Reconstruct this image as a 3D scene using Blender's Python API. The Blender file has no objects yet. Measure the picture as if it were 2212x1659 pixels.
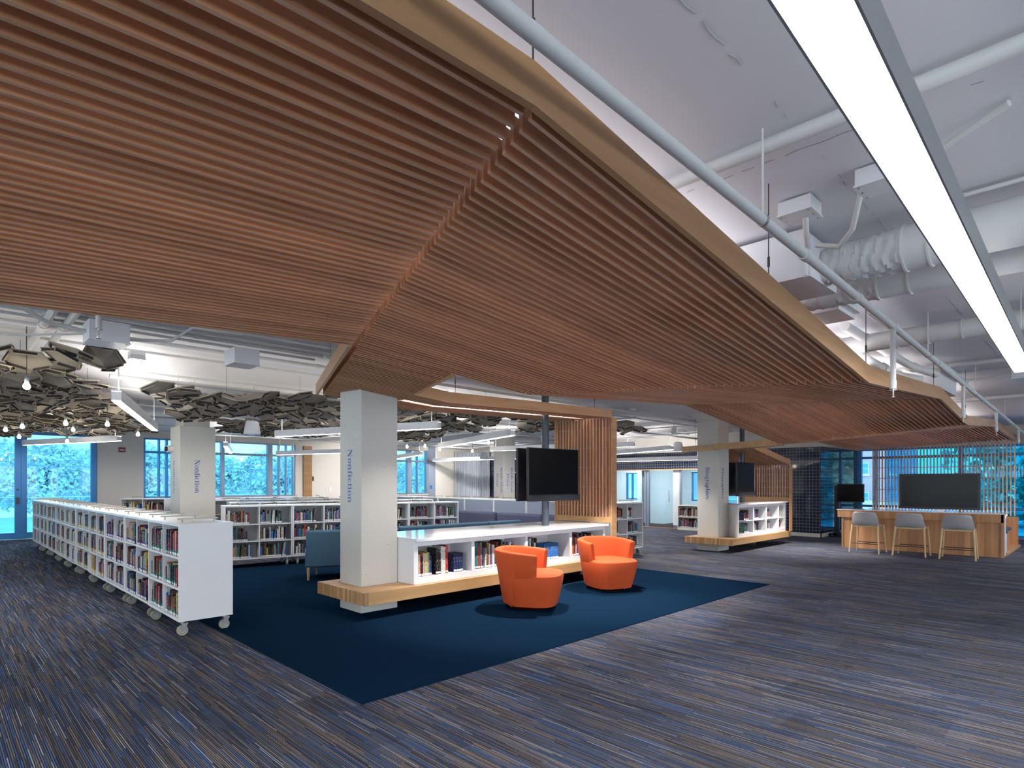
import bpy, math, random
from mathutils import Matrix, Vector
random.seed(7)
S = bpy.context.scene
COL = S.collection
R = math.radians
# ------------------------------------------------------------------ camera, world, light, exposure
cd = bpy.data.cameras.new('camera'); cam = bpy.data.objects.new('camera', cd); COL.objects.link(cam)
cam.location = (0, 0, 1.5); cam.rotation_euler = (R(90), 0, R(45.53 - 90))
cd.sensor_width = 36; cd.lens = 1280 / 2212 * 36; cd.shift_y = 213.5 / 2212; cd.clip_end = 300; cd.clip_start = 0.02
S.camera = cam
S.view_settings.view_transform = 'Standard'; S.view_settings.look = 'None'
S.view_settings.gamma = 1; S.view_settings.exposure = 0.9; S.view_settings.use_curve_mapping = False
cy = S.cycles
cy.max_bounces = 8; cy.diffuse_bounces = 4; cy.glossy_bounces = 3; cy.transmission_bounces = 4
cy.transparent_max_bounces = 12; cy.sample_clamp_indirect = 6; cy.caustics_reflective = False; cy.caustics_refractive = False
W = bpy.data.worlds.new('sky'); S.world = W; W.use_nodes = True
wn = W.node_tree.nodes; wl = W.node_tree.links; bg = wn['Background']
tc = wn.new('ShaderNodeTexCoord'); mp = wn.new('ShaderNodeMapping'); nz = wn.new('ShaderNodeTexNoise'); cr = wn.new('ShaderNodeValToRGB')
mp.inputs['Scale'].default_value = (1, 1, 5); nz.inputs['Scale'].default_value = 2.2; nz.inputs['Detail'].default_value = 5
wl.new(tc.outputs['Generated'], mp.inputs['Vector']); wl.new(mp.outputs[0], nz.inputs['Vector']); wl.new(nz.outputs[0], cr.inputs[0])
cr.color_ramp.elements[0].position = 0.35; cr.color_ramp.elements[0].color = (0.50, 0.70, 0.95, 1)
cr.color_ramp.elements[1].position = 0.65; cr.color_ramp.elements[1].color = (0.95, 0.97, 1.0, 1)
wl.new(cr.outputs[0], bg.inputs[0]); bg.inputs[1].default_value = 2.3

LAMP_E = 28.0        # emission of the linear pendants' diffusers
UP_E = 12.0           # their uplight
def spot(name, loc, power, size, blend=0.6, rot=(0, 0, 0), col=(1, 0.95, 0.88), r=0.05):
    d = bpy.data.lights.new(name, 'SPOT'); d.energy = power; d.spot_size = R(size); d.spot_blend = blend; d.color = col
    d.shadow_soft_size = r; o = bpy.data.objects.new(name, d); o.location = loc; o.rotation_euler = rot; COL.objects.link(o); return o
def area(name, loc, sx, sy, power, rot=(0, 0, 0), col=(1, 1, 1)):
    d = bpy.data.lights.new(name, 'AREA'); d.energy = power; d.shape = 'RECTANGLE'; d.size = sx; d.size_y = sy; d.color = col
    o = bpy.data.objects.new(name, d); o.location = loc; o.rotation_euler = rot; COL.objects.link(o); return o
# added ambient fill from the two unseen sides behind the camera
area('window_daylight', (4.0, -6.8, 1.55), 20, 2.2, 135, rot=(R(90), 0, 0), col=(1.0, 0.95, 0.90))
area('window_daylight', (-5.8, 4.0, 1.55), 2.2, 18, 75, rot=(0, R(-90), 0), col=(1.0, 0.96, 0.93))
# uplights lying on top of the slatted canopy, washing the slab above it
area('canopy_uplight', (3.4, 2.9, 2.78), 8.5, 2.4, 66, rot=(R(180), 0, 0), col=(0.98, 0.96, 1.0))
area('canopy_uplight', (10.3, 3.0, 2.76), 4.0, 2.2, 42, rot=(R(180), 0, 0), col=(1.0, 0.96, 0.95))
area('canopy_uplight', (15.0, 3.2, 2.75), 4.5, 2.0, 22, rot=(R(180), 0, 0), col=(1.0, 0.96, 0.95))
area('ceiling_uplight', (1.6, 8.6, 2.90), 6.5, 3.4, 15, rot=(R(180), 0, 0), col=(1.0, 0.95, 0.87))  # added fill without a fixture, brightens the slab above the felt
area('ceiling_uplight', (7.4, 8.4, 2.90), 5.0, 2.0, 9, rot=(R(180), 0, 0), col=(1.0, 0.95, 0.87))  # the same added fill, further right
# downlights of the canopy and the ceiling
spot('downlight', (5.3, 4.95, 2.30), 190, 95, 0.35, r=0.02)
spot('downlight', (6.8, 5.0, 2.26), 190, 95, 0.35, r=0.02)
spot('downlight', (3.9, 5.3, 2.42), 35, 100, 0.7)
spot('downlight', (13.6, 5.0, 2.15), 150, 100, 0.6)
spot('downlight', (14.4, 4.9, 2.15), 110, 90, 0.6)
spot('wall_spot', (14.6, 17.4, 2.85), 160, 110, 0.7, rot=(R(55), 0, R(-35)))
spot('wall_spot', (11.6, 17.6, 2.85), 120, 110, 0.7, rot=(R(55), 0, R(-5)))
spot('wall_spot', (10.5, 18.0, 2.85), 40, 110, 0.7, rot=(R(55), 0, 0))
spot('downlight', (11.4, 7.4, 2.7), 130, 100, 0.6)
spot('downlight', (9.9, 5.1, 2.2), 120, 100, 0.7)

# ------------------------------------------------------------------ materials
MT = {}
def mat(name, col, rough=0.6, metal=0.0, spec=0.5, emit=None, es=0.0, noise=None, bump=0.0, bscale=200, coat=0):
    m = bpy.data.materials.new(name); m.use_nodes = True; n = m.node_tree.nodes; l = m.node_tree.links
    b = n['Principled BSDF']; b.inputs['Base Color'].default_value = (*col, 1); b.inputs['Roughness'].default_value = rough
    b.inputs['Metallic'].default_value = metal; b.inputs['Specular IOR Level'].default_value = spec
    if coat: b.inputs['Coat Weight'].default_value = coat
    if emit: b.inputs['Emission Color'].default_value = (*emit, 1); b.inputs['Emission Strength'].default_value = es
    t = n.new('ShaderNodeTexCoord')
    amt, sc = noise or (0.06, 3.0)
    nz = n.new('ShaderNodeTexNoise'); nz.inputs['Scale'].default_value = sc; nz.inputs['Detail'].default_value = 4
    l.new(t.outputs['Object'], nz.inputs['Vector'])
    mx = n.new('ShaderNodeMix'); mx.data_type = 'RGBA'; l.new(nz.outputs[0], mx.inputs[0])
    mx.inputs[6].default_value = (*[c * (1 - amt) for c in col], 1); mx.inputs[7].default_value = (*[min(1, c * (1 + amt)) for c in col], 1)
    l.new(mx.outputs[2], b.inputs['Base Color'])
    if bump:
        n2 = n.new('ShaderNodeTexNoise'); n2.inputs['Scale'].default_value = bscale; l.new(t.outputs['Object'], n2.inputs['Vector'])
        bp = n.new('ShaderNodeBump'); bp.inputs['Strength'].default_value = bump; bp.inputs['Distance'].default_value = 0.004
        l.new(n2.outputs[0], bp.inputs['Height']); l.new(bp.outputs[0], b.inputs['Normal'])
    MT[name] = m; return m
def srgb(r, g, b):
    f = lambda c: (c / 255 / 12.92) if c / 255 < 0.04045 else ((c / 255 + 0.055) / 1.055) ** 2.4
    return (f(r), f(g), f(b))

def wood(name, dark, light, axis, pitch=0.0, rough=0.42, scale=1.0, var=0.25, island=False):
    """Beech: grain stretched along one axis; pitch gives each board across the grain its own tone."""
    m = bpy.data.materials.new(name); m.use_nodes = True; n = m.node_tree.nodes; l = m.node_tree.links; b = n['Principled BSDF']
    g = n.new('ShaderNodeNewGeometry'); mp = n.new('ShaderNodeMapping')
    s = [14 * scale] * 3; s[axis] = 0.9 * scale; mp.inputs['Scale'].default_value = s
    l.new(g.outputs['Position'], mp.inputs['Vector'])
    if island:
        of = n.new('ShaderNodeMath'); of.operation = 'MULTIPLY'; of.inputs[1].default_value = 90; l.new(g.outputs['Random Per Island'], of.inputs[0]); l.new(of.outputs[0], mp.inputs['Location'])
    a = n.new('ShaderNodeTexNoise'); a.inputs['Scale'].default_value = 1; a.inputs['Detail'].default_value = 7; a.inputs['Distortion'].default_value = 0.8
    l.new(mp.outputs[0], a.inputs['Vector'])
    r = n.new('ShaderNodeValToRGB'); r.color_ramp.elements[0].position = 0.3; r.color_ramp.elements[1].position = 0.72
    r.color_ramp.elements[0].color = (*dark, 1); r.color_ramp.elements[1].color = (*light, 1); l.new(a.outputs[0], r.inputs[0])
    out = r.outputs[0]
    if pitch:
        sx = n.new('ShaderNodeSeparateXYZ'); l.new(g.outputs['Position'], sx.inputs[0])
        dv = n.new('ShaderNodeMath'); dv.operation = 'DIVIDE'; dv.inputs[1].default_value = pitch
        l.new(sx.outputs[1 if axis == 0 else (0 if axis == 1 else 1)], dv.inputs[0])
        ad = n.new('ShaderNodeMath'); ad.operation = 'FLOOR'; l.new(dv.outputs[0], ad.inputs[0])
        w = n.new('ShaderNodeTexWhiteNoise'); w.noise_dimensions = '1D'; l.new(ad.outputs[0], w.inputs['W'])
        mr = n.new('ShaderNodeMapRange'); mr.inputs[3].default_value = 1 - var; mr.inputs[4].default_value = 1 + var * 0.6; l.new(g.outputs['Random Per Island'] if island else w.outputs[0], mr.inputs[0])
        hs = n.new('ShaderNodeHueSaturation'); l.new(mr.outputs[0], hs.inputs['Value']); l.new(out, hs.inputs['Color']); out = hs.outputs[0]
    l.new(out, b.inputs['Base Color']); b.inputs['Roughness'].default_value = rough; b.inputs['Specular IOR Level'].default_value = 0.4
    bp = n.new('ShaderNodeBump'); bp.inputs['Strength'].default_value = 0.06; bp.inputs['Distance'].default_value = 0.002
    l.new(a.outputs[0], bp.inputs['Height']); l.new(bp.outputs[0], b.inputs['Normal'])
    MT[name] = m; return m

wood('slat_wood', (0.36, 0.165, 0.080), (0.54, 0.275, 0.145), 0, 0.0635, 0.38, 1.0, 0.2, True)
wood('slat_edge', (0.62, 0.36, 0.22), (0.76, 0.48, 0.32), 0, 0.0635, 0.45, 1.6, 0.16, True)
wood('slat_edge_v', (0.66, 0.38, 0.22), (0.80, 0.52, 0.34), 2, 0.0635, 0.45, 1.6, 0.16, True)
wood('slat_wood_v', (0.50, 0.235, 0.115), (0.70, 0.38, 0.21), 2, 0.0635, 0.4, 1.0, 0.2, True)
wood('fascia_wood', (0.43, 0.225, 0.098), (0.53, 0.30, 0.145), 0, 0, 0.4, 1.3)
wood('bench_wood', (0.42, 0.235, 0.10), (0.55, 0.33, 0.155), 0, 0, 0.4, 0.6)
wood('block_wood', (0.36, 0.18, 0.075), (0.62, 0.38, 0.19), 2, 0.045, 0.4, 0.8, 0.35)
wood('desk_wood', (0.40, 0.19, 0.085), (0.58, 0.31, 0.15), 2, 0.11, 0.4, 0.6, 0.25)
wood('leg_wood', (0.55, 0.38, 0.20), (0.68, 0.50, 0.30), 2, 0, 0.45)
mat('ceiling_paint', (0.74, 0.74, 0.78), 0.75, noise=(0.05, 1.2), bump=0.15, bscale=25)
mat('pipe_paint', (0.68, 0.68, 0.67), 0.45, noise=(0.03, 4))
mat('wall_paint', (0.70, 0.67, 0.62), 0.8, noise=(0.02, 1))
mat('wall_white', (0.78, 0.79, 0.80), 0.7)
mat('clad_paint', (0.66, 0.64, 0.59), 0.6, noise=(0.02, 1))
mat('white_lam', (0.80, 0.80, 0.83), 0.32, noise=(0.015, 3))
mat('cream_lam', (0.80, 0.76, 0.68), 0.4)
mat('peg_grey', (0.42, 0.42, 0.42), 0.6)
mat('quartz', (0.74, 0.74, 0.78), 0.08, noise=(0.05, 6))
mat('grey_blue_panel', (0.23, 0.27, 0.36), 0.6, noise=(0.04, 40))
mat('steel', (0.62, 0.60, 0.57), 0.3, 1.0)
mat('rail_steel', (0.34, 0.32, 0.29), 0.45, 0.7)
mat('zinc', (0.50, 0.52, 0.54), 0.35, 1.0)
mat('chrome', (0.85, 0.85, 0.86), 0.08, 1.0)
mat('rubber_beige', (0.36, 0.33, 0.26), 0.5)
mat('rubber_black', (0.02, 0.02, 0.02), 0.5)
mat('lamp_grey', (0.30, 0.30, 0.31), 0.4, 0.3)  # near pendant's housing: same finish as the others, shade put into its colour
mat('grey_steel', (0.055, 0.065, 0.085), 0.35, 0.4)
mat('black_plastic', (0.012, 0.012, 0.016), 0.35)
mat('screen', (0.004, 0.004, 0.005), 0.2, spec=0.18)
mat('orange_wool', (0.50, 0.066, 0.009), 0.85, noise=(0.06, 260), bump=0.25, bscale=700)
mat('teal_wool', (0.10, 0.22, 0.34), 0.9, noise=(0.10, 200), bump=0.3, bscale=600)
mat('slate_wool', (0.075, 0.085, 0.15), 0.9, noise=(0.12, 220), bump=0.3, bscale=600)
mat('grey_shell', (0.36, 0.36, 0.38), 0.42)
mat('rug_navy', (0.006, 0.020, 0.046), 0.98, spec=0.0, noise=(0.25, 350), bump=0.5, bscale=500)
mat('felt', (0.33, 0.295, 0.25), 0.95, spec=0.1, noise=(0.25, 60), bump=0.3, bscale=300)
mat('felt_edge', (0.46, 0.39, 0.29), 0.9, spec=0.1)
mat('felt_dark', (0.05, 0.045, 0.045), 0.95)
mat('alu_blue', (0.06, 0.22, 0.50), 0.35, 0.5)
mat('alu_frame', (0.32, 0.38, 0.48), 0.4, 0.5)
mat('letter_blue', (0.02, 0.09, 0.45), 0.5)
mat('letter_lite', (0.03, 0.16, 0.55), 0.5)
mat('red_plastic', (0.28, 0.012, 0.018), 0.4)
mat('white_plastic', (0.8, 0.8, 0.8), 0.4)
mat('blue_plastic', (0.02, 0.18, 0.55), 0.4)
mat('dark_trim', (0.09, 0.085, 0.10), 0.5)
mat('brick_pale', (0.50, 0.42, 0.46), 0.9, noise=(0.25, 12))
mat('field', (0.45, 0.62, 0.55), 0.95, noise=(0.15, 0.4))
mat('leaf', (0.60, 0.68, 0.66), 0.8, noise=(0.2, 0.7))
mat('leaf_dark', (0.40, 0.66, 0.48), 0.8, noise=(0.4, 0.7))
mat('bark', (0.45, 0.38, 0.30), 0.9)
mat('duct_wrap', (0.66, 0.66, 0.66), 0.7, noise=(0.1, 20), bump=1.0, bscale=12)
mat('rod_dark', (0.10, 0.09, 0.09), 0.5, 0.6)
mat('office_wall', (0.66, 0.72, 0.76), 0.8)
def emitter(name, col, s):
    m = bpy.data.materials.new(name); m.use_nodes = True; n = m.node_tree.nodes; n.remove(n['Principled BSDF'])
    e = n.new('ShaderNodeEmission'); e.inputs[0].default_value = (*col, 1); e.inputs[1].default_value = s
    m.node_tree.links.new(e.outputs[0], n['Material Output'].inputs[0]); MT[name] = m; return m
emitter('diffuser', (1.0, 0.965, 0.92), LAMP_E); emitter('uplight', (1.0, 0.96, 0.90), UP_E); emitter('uplight_low', (0.97, 0.97, 1.0), 1.0)
emitter('led', (1.0, 0.93, 0.85), 14); emitter('bulb', (1.0, 0.90, 0.72), 60); emitter('led_warm', (1.0, 0.80, 0.55), 16)
def glass(name, tint, gloss=0.06):
    m = bpy.data.materials.new(name); m.use_nodes = True; n = m.node_tree.nodes; l = m.node_tree.links; n.remove(n['Principled BSDF'])
    t = n.new('ShaderNodeBsdfTransparent'); t.inputs[0].default_value = (*tint, 1); g = n.new('ShaderNodeBsdfGlossy'); g.inputs['Roughness'].default_value = 0.02
    f = n.new('ShaderNodeFresnel'); f.inputs[0].default_value = 1.45
    x = n.new('ShaderNodeMixShader'); l.new(f.outputs[0], x.inputs[0]); l.new(t.outputs[0], x.inputs[1]); l.new(g.outputs[0], x.inputs[2])
    l.new(x.outputs[0], n['Material Output'].inputs[0]); MT[name] = m; return m
glass('window_glass', (0.42, 0.76, 0.92)); glass('window_glass_deep', (0.07, 0.55, 0.88)); glass('window_glass_pale', (0.62, 0.78, 0.98)); glass('clear_glass', (0.86, 0.93, 0.94))

def tile_mat(name, hor, size=0.088, gout=(0.50, 0.50, 0.56), base=(0.010, 0.018, 0.040)):
    m = bpy.data.materials.new(name); m.use_nodes = True; n = m.node_tree.nodes; l = m.node_tree.links; b = n['Principled BSDF']
    g = n.new('ShaderNodeNewGeometry'); s = n.new('ShaderNodeSeparateXYZ'); l.new(g.outputs['Position'], s.inputs[0])
    c = n.new('ShaderNodeCombineXYZ'); l.new(s.outputs[hor], c.inputs[0]); l.new(s.outputs[2], c.inputs[1])
    k = n.new('ShaderNodeTexBrick'); k.offset = 0; k.inputs['Scale'].default_value = 1; k.inputs['Brick Width'].default_value = size
    k.inputs['Row Height'].default_value = size; k.inputs['Mortar Size'].default_value = 0.002; k.inputs['Mortar Smooth'].default_value = 0.1
    k.inputs['Color1'].default_value = (*base, 1); k.inputs['Color2'].default_value = (*[c * 1.6 for c in base], 1); k.inputs['Mortar'].default_value = (*gout, 1)
    l.new(c.outputs[0], k.inputs['Vector']); l.new(k.outputs['Color'], b.inputs['Base Color'])
    mr = n.new('ShaderNodeMapRange'); mr.inputs[3].default_value = 0.05; mr.inputs[4].default_value = 0.7; l.new(k.outputs['Fac'], mr.inputs[0]); l.new(mr.outputs[0], b.inputs['Roughness'])
    b.inputs['Specular IOR Level'].default_value = 0.7
    MT[name] = m; return m
tile_mat('tile_y', 1); tile_mat('tile_x', 0)

def carpet():
    m = bpy.data.materials.new('striped_carpet'); m.use_nodes = True; n = m.node_tree.nodes; l = m.node_tree.links; b = n['Principled BSDF']
    g = n.new('ShaderNodeNewGeometry'); s = n.new('ShaderNodeSeparateXYZ'); l.new(g.outputs['Position'], s.inputs[0])
    def M(op, a, bb=None, c=None):
        x = n.new('ShaderNodeMath'); x.operation = op
        for i, v in enumerate((a, bb, c)):
            if v is None: continue
            if isinstance(v, (int, float)): x.inputs[i].default_value = v
            else: l.new(v, x.inputs[i])
        return x.outputs[0]
    def layer(pu, ln, seed):
        wob = n.new('ShaderNodeTexNoise'); wob.inputs['Scale'].default_value = 2.2; l.new(g.outputs['Position'], wob.inputs['Vector'])
        u = M('FLOOR', M('DIVIDE', M('ADD', s.outputs[0], M('MULTIPLY', wob.outputs[0], 0.0015)), pu))
        w1 = n.new('ShaderNodeTexWhiteNoise'); w1.noise_dimensions = '1D'; l.new(M('ADD', u, seed), w1.inputs['W'])
        v = M('FLOOR', M('ADD', M('DIVIDE', s.outputs[1], ln), M('MULTIPLY', w1.outputs[0], 17.0)))
        w2 = n.new('ShaderNodeTexWhiteNoise'); w2.noise_dimensions = '2D'; cx = n.new('ShaderNodeCombineXYZ'); l.new(u, cx.inputs[0]); l.new(v, cx.inputs[1]); l.new(cx.outputs[0], w2.inputs['Vector'])
        return w2.outputs[0]
    a = layer(0.0052, 0.38, 3.3)
    r = n.new('ShaderNodeValToRGB'); r.color_ramp.interpolation = 'CONSTANT'; e = r.color_ramp.elements
    cols = [(0, (0.050, 0.054, 0.074)), (0.20, (0.050, 0.100, 0.22)), (0.38, (0.105, 0.098, 0.100)), (0.56, (0.175, 0.145, 0.125)), (0.74, (0.070, 0.135, 0.30)), (0.84, (0.24, 0.20, 0.175)), (0.95, (0.32, 0.34, 0.39))]
    e[0].position = 0; e[0].color = (*cols[0][1], 1); e[1].position = cols[1][0]; e[1].color = (*cols[1][1], 1)
    for p, c in cols[2:]: x = e.new(p); x.color = (*c, 1)
    l.new(a, r.inputs[0])
    # broad tone from plank to plank
    c2 = layer(0.25, 1.0, 9.1); mr = n.new('ShaderNodeMapRange'); mr.inputs[3].default_value = 0.82; mr.inputs[4].default_value = 1.18; l.new(c2, mr.inputs[0])
    hs = n.new('ShaderNodeHueSaturation'); l.new(mr.outputs[0], hs.inputs['Value']); l.new(r.outputs[0], hs.inputs['Color'])
    ln = M('LESS_THAN', M('FRACT', M('DIVIDE', s.outputs[0], 0.0104)), 0.36)
    dk = n.new('ShaderNodeMix'); dk.data_type = 'RGBA'; l.new(ln, dk.inputs[0]); l.new(hs.outputs[0], dk.inputs[6]); dk.inputs[7].default_value = (0.022, 0.024, 0.034, 1)
    l.new(dk.outputs[2], b.inputs['Base Color']); b.inputs['Roughness'].default_value = 0.95; b.inputs['Specular IOR Level'].default_value = 0.02
    bp = n.new('ShaderNodeBump'); bp.inputs['Strength'].default_value = 0.5; bp.inputs['Distance'].default_value = 0.003
    l.new(a, bp.inputs['Height']); l.new(bp.outputs[0], b.inputs['Normal'])
    MT['striped_carpet'] = m
carpet()

def concrete():
    m = mat('concrete', (0.60, 0.58, 0.54), 0.75, noise=(0.05, 2), bump=0.3, bscale=30)
    n = m.node_tree.nodes; l = m.node_tree.links; b = n['Principled BSDF']; old = b.inputs['Base Color'].links[0].from_socket
    t = n['Texture Coordinate']; v = n.new('ShaderNodeTexVoronoi'); v.inputs['Scale'].default_value = 17; l.new(t.outputs['Object'], v.inputs['Vector'])
    nz = n.new('ShaderNodeTexNoise'); nz.inputs['Scale'].default_value = 4; l.new(t.outputs['Object'], nz.inputs['Vector'])
    th = n.new('ShaderNodeMapRange'); th.inputs[1].default_value = 0.45; th.inputs[2].default_value = 0.8; th.inputs[3].default_value = 0.02; th.inputs[4].default_value = 0.14; l.new(nz.outputs[0], th.inputs[0])
    lt = n.new('ShaderNodeMath'); lt.operation = 'LESS_THAN'; l.new(v.outputs['Distance'], lt.inputs[0]); l.new(th.outputs[0], lt.inputs[1])
    mx = n.new('ShaderNodeMix'); mx.data_type = 'RGBA'; l.new(lt.outputs[0], mx.inputs[0]); l.new(old, mx.inputs[6]); mx.inputs[7].default_value = (0.10, 0.09, 0.085, 1)
    l.new(mx.outputs[2], b.inputs['Base Color'])
concrete()
BOOK = {'black': (0.012, 0.012, 0.015), 'navy blue': (0.015, 0.03, 0.10), 'bright blue': (0.03, 0.14, 0.42), 'dark red': (0.17, 0.015, 0.02), 'red': (0.45, 0.03, 0.025),
        'white': (0.68, 0.66, 0.62), 'cream': (0.58, 0.50, 0.36), 'yellow': (0.60, 0.44, 0.04), 'dark green': (0.02, 0.10, 0.05), 'teal': (0.03, 0.22, 0.25),
        'orange': (0.55, 0.17, 0.03), 'brown': (0.13, 0.07, 0.04), 'grey': (0.22, 0.23, 0.25), 'purple': (0.12, 0.06, 0.20), 'pale blue': (0.25, 0.40, 0.52)}
BCOL = list(BOOK)
def book_mat(k, c):
    m = mat('book ' + k, c, 0.45); n = m.node_tree.nodes; l = m.node_tree.links; b = n['Principled BSDF']; old = b.inputs['Base Color'].links[0].from_socket
    t = n['Texture Coordinate']; sp = n.new('ShaderNodeSeparateXYZ'); l.new(t.outputs['Object'], sp.inputs[0])
    # title and author bands printed on the spine
    nz = n.new('ShaderNodeTexNoise'); nz.inputs['Scale'].default_value = 55; nz.inputs['Detail'].default_value = 1; l.new(t.outputs['Object'], nz.inputs['Vector'])
    gt = n.new('ShaderNodeMath'); gt.operation = 'GREATER_THAN'; gt.inputs[1].default_value = 0.66; l.new(nz.outputs[0], gt.inputs[0])
    mx = n.new('ShaderNodeMix'); mx.data_type = 'RGBA'; l.new(gt.outputs[0], mx.inputs[0]); l.new(old, mx.inputs[6])
    lum = sum(c) / 3; mx.inputs[7].default_value = (*((0.42, 0.38, 0.30) if lum < 0.3 else (0.12, 0.05, 0.05)), 1); l.new(mx.outputs[2], b.inputs['Base Color'])
for k, c in BOOK.items(): book_mat(k, c)
mat('pages', (0.66, 0.62, 0.52), 0.9); mat('sticker', (0.85, 0.85, 0.84), 0.6)
mat('mark red', (0.5, 0.01, 0.02), 0.6); mat('mark yellow', (0.7, 0.55, 0.03), 0.6); mat('mark blue', (0.04, 0.03, 0.30), 0.6); mat('mark teal', (0.01, 0.25, 0.22), 0.6)
BM = [MT['book ' + k] for k in BCOL] + [MT['pages'], MT['sticker'], MT['mark red'], MT['mark yellow'], MT['mark blue'], MT['mark teal']]
NB = len(BCOL)

# ------------------------------------------------------------------ mesh helpers
def wloc(o):
    v = Vector((0, 0, 0))
    while o: v += o.location; o = o.parent
    return v
class MB:
    def __init__(s): s.v = []; s.f = []; s.m = []
    def quad(s, pts, m=0):
        k = len(s.v); s.v += [tuple(p) for p in pts]; s.f.append(tuple(range(k, k + len(pts)))); s.m.append(m); return s
    def hexa(s, p, m=0):      # p: 8 corners, bottom 4 ccw then top 4
        k = len(s.v); s.v += [tuple(q) for q in p]
        for f in ((3, 2, 1, 0), (4, 5, 6, 7), (0, 1, 5, 4), (1, 2, 6, 5), (2, 3, 7, 6), (3, 0, 4, 7)):
            s.f.append(tuple(k + i for i in f)); s.m.append(m)
        return s
    def box(s, a, b, m=0):
        x0, x1 = sorted((a[0], b[0])); y0, y1 = sorted((a[1], b[1])); z0, z1 = sorted((a[2], b[2]))
        return s.hexa([(x0, y0, z0), (x1, y0, z0), (x1, y1, z0), (x0, y1, z0), (x0, y0, z1), (x1, y0, z1), (x1, y1, z1), (x0, y1, z1)], m)
    def board(s, p, q, th, h, m=0, side=1, edge=None):   # vertical board from p to q (bottom line), thickness th to its left (side) and height h
        dx, dy = q[0] - p[0], q[1] - p[1]; L = math.hypot(dx, dy) or 1; nx, ny = -dy / L * th * side, dx / L * th * side
        a = [(p[0], p[1], p[2]), (q[0], q[1], q[2]), (q[0] + nx, q[1] + ny, q[2]), (p[0] + nx, p[1] + ny, p[2])]
        if side < 0: a = [a[3], a[2], a[1], a[0]]
        s.hexa(a + [(x, y, z + h) for x, y, z in a], m)
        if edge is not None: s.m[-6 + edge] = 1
        return s
    def tube(s, pts, r, m=0, n=10, cap=True):
        pts = [Vector(p) for p in pts]; rs = r if isinstance(r, (list, tuple)) else [r] * len(pts); k0 = len(s.v); prev = None
        for i, p in enumerate(pts):
            d = ((pts[i + 1] - p) if i < len(pts) - 1 else Vector()) + ((p - pts[i - 1]) if i else Vector()); d.normalize()
            a = prev if prev is not None else (Vector((0, 0, 1)) if abs(d.z) < 0.9 else Vector((1, 0, 0)))
            a = a - d * a.dot(d); a.normalize(); prev = a; b = d.cross(a)
            for j in range(n):
                t = 2 * math.pi * j / n; s.v.append(tuple(p + (a * math.cos(t) + b * math.sin(t)) * rs[i]))
        for i in range(len(pts) - 1):
            for j in range(n):
                a = k0 + i * n + j; b = k0 + i * n + (j + 1) % n; s.f.append((a, b, b + n, a + n)); s.m.append(m)
        if cap:
            s.f.append(tuple(k0 + j for j in reversed(range(n)))); s.m.append(m)
            e = k0 + (len(pts) - 1) * n; s.f.append(tuple(e + j for j in range(n))); s.m.append(m)
        return s
    def rings(s, rings, m=0, cap0=True, cap1=True, closed=True):
        k = len(s.v); n = len(rings[0])
        for r in rings: s.v += [tuple(p) for p in r]
        for i in range(len(rings) - 1):
            for j in range(n if closed else n - 1):
                a = k + i * n + j; b = k + i * n + (j + 1) % n; s.f.append((a, b, b + n, a + n)); s.m.append(m)
        if cap0: s.f.append(tuple(k + j for j in reversed(range(n)))); s.m.append(m)
        if cap1: e = k + (len(rings) - 1) * n; s.f.append(tuple(e + j for j in range(n))); s.m.append(m)
        return s
    def lathe(s, c, prof, m=0, n=24):
        return s.rings([[(c[0] + r * math.cos(2 * math.pi * j / n), c[1] + r * math.sin(2 * math.pi * j / n), c[2] + z) for j in range(n)] for r, z in prof], m)
    def build(s, name, mats, parent=None, bevel=0, smooth=True, rot=None):
        me = bpy.data.meshes.new(name); o0 = wloc(parent) if parent else Vector((0, 0, 0))
        vs = [(x - o0.x, y - o0.y, z - o0.z) for x, y, z in s.v] if parent else s.v
        me.from_pydata(vs, [], s.f); 
        for m in (mats if isinstance(mats, (list, tuple)) else [mats]): me.materials.append(MT[m] if isinstance(m, str) else m)
        me.polygons.foreach_set('material_index', s.m)
        if smooth:
            me.polygons.foreach_set('use_smooth', [True] * len(me.polygons)); me.set_sharp_from_angle(angle=R(38))
        me.update(); o = bpy.data.objects.new(name, me); COL.objects.link(o)
        if parent: o.parent = parent
        if bevel:
            b = o.modifiers.new('bevel', 'BEVEL'); b.width = bevel; b.segments = 3; b.limit_method = 'ANGLE'; b.angle_limit = R(40)
        return o
def tag(o, label, cat, group=None, kind=None):
    if label: o['label'] = label
    if cat: o['category'] = cat
    if group: o['group'] = group
    if kind: o['kind'] = kind
    return o
def empty(name, loc=(0, 0, 0), rz=0):
    o = bpy.data.objects.new(name, None); COL.objects.link(o); o.location = loc; o.rotation_euler = (0, 0, rz); o.empty_display_size = 0.1; return o
def struct(o): o['kind'] = 'structure'; return o
def copy_tree(o, parent=None):
    c = o.copy(); COL.objects.link(c)
    if parent: c.parent = parent
    for ch in list(o.children): copy_tree(ch, c)
    return c
ORD = 'first second third fourth fifth sixth seventh eighth ninth tenth eleventh twelfth thirteenth fourteenth fifteenth sixteenth seventeenth eighteenth nineteenth twentieth'.split()
def ordn(i): return ORD[i] if i < len(ORD) else '%dth' % (i + 1)
def lerp(a, b, t): return tuple(x + (y - x) * t for x, y in zip(a, b))
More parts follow.
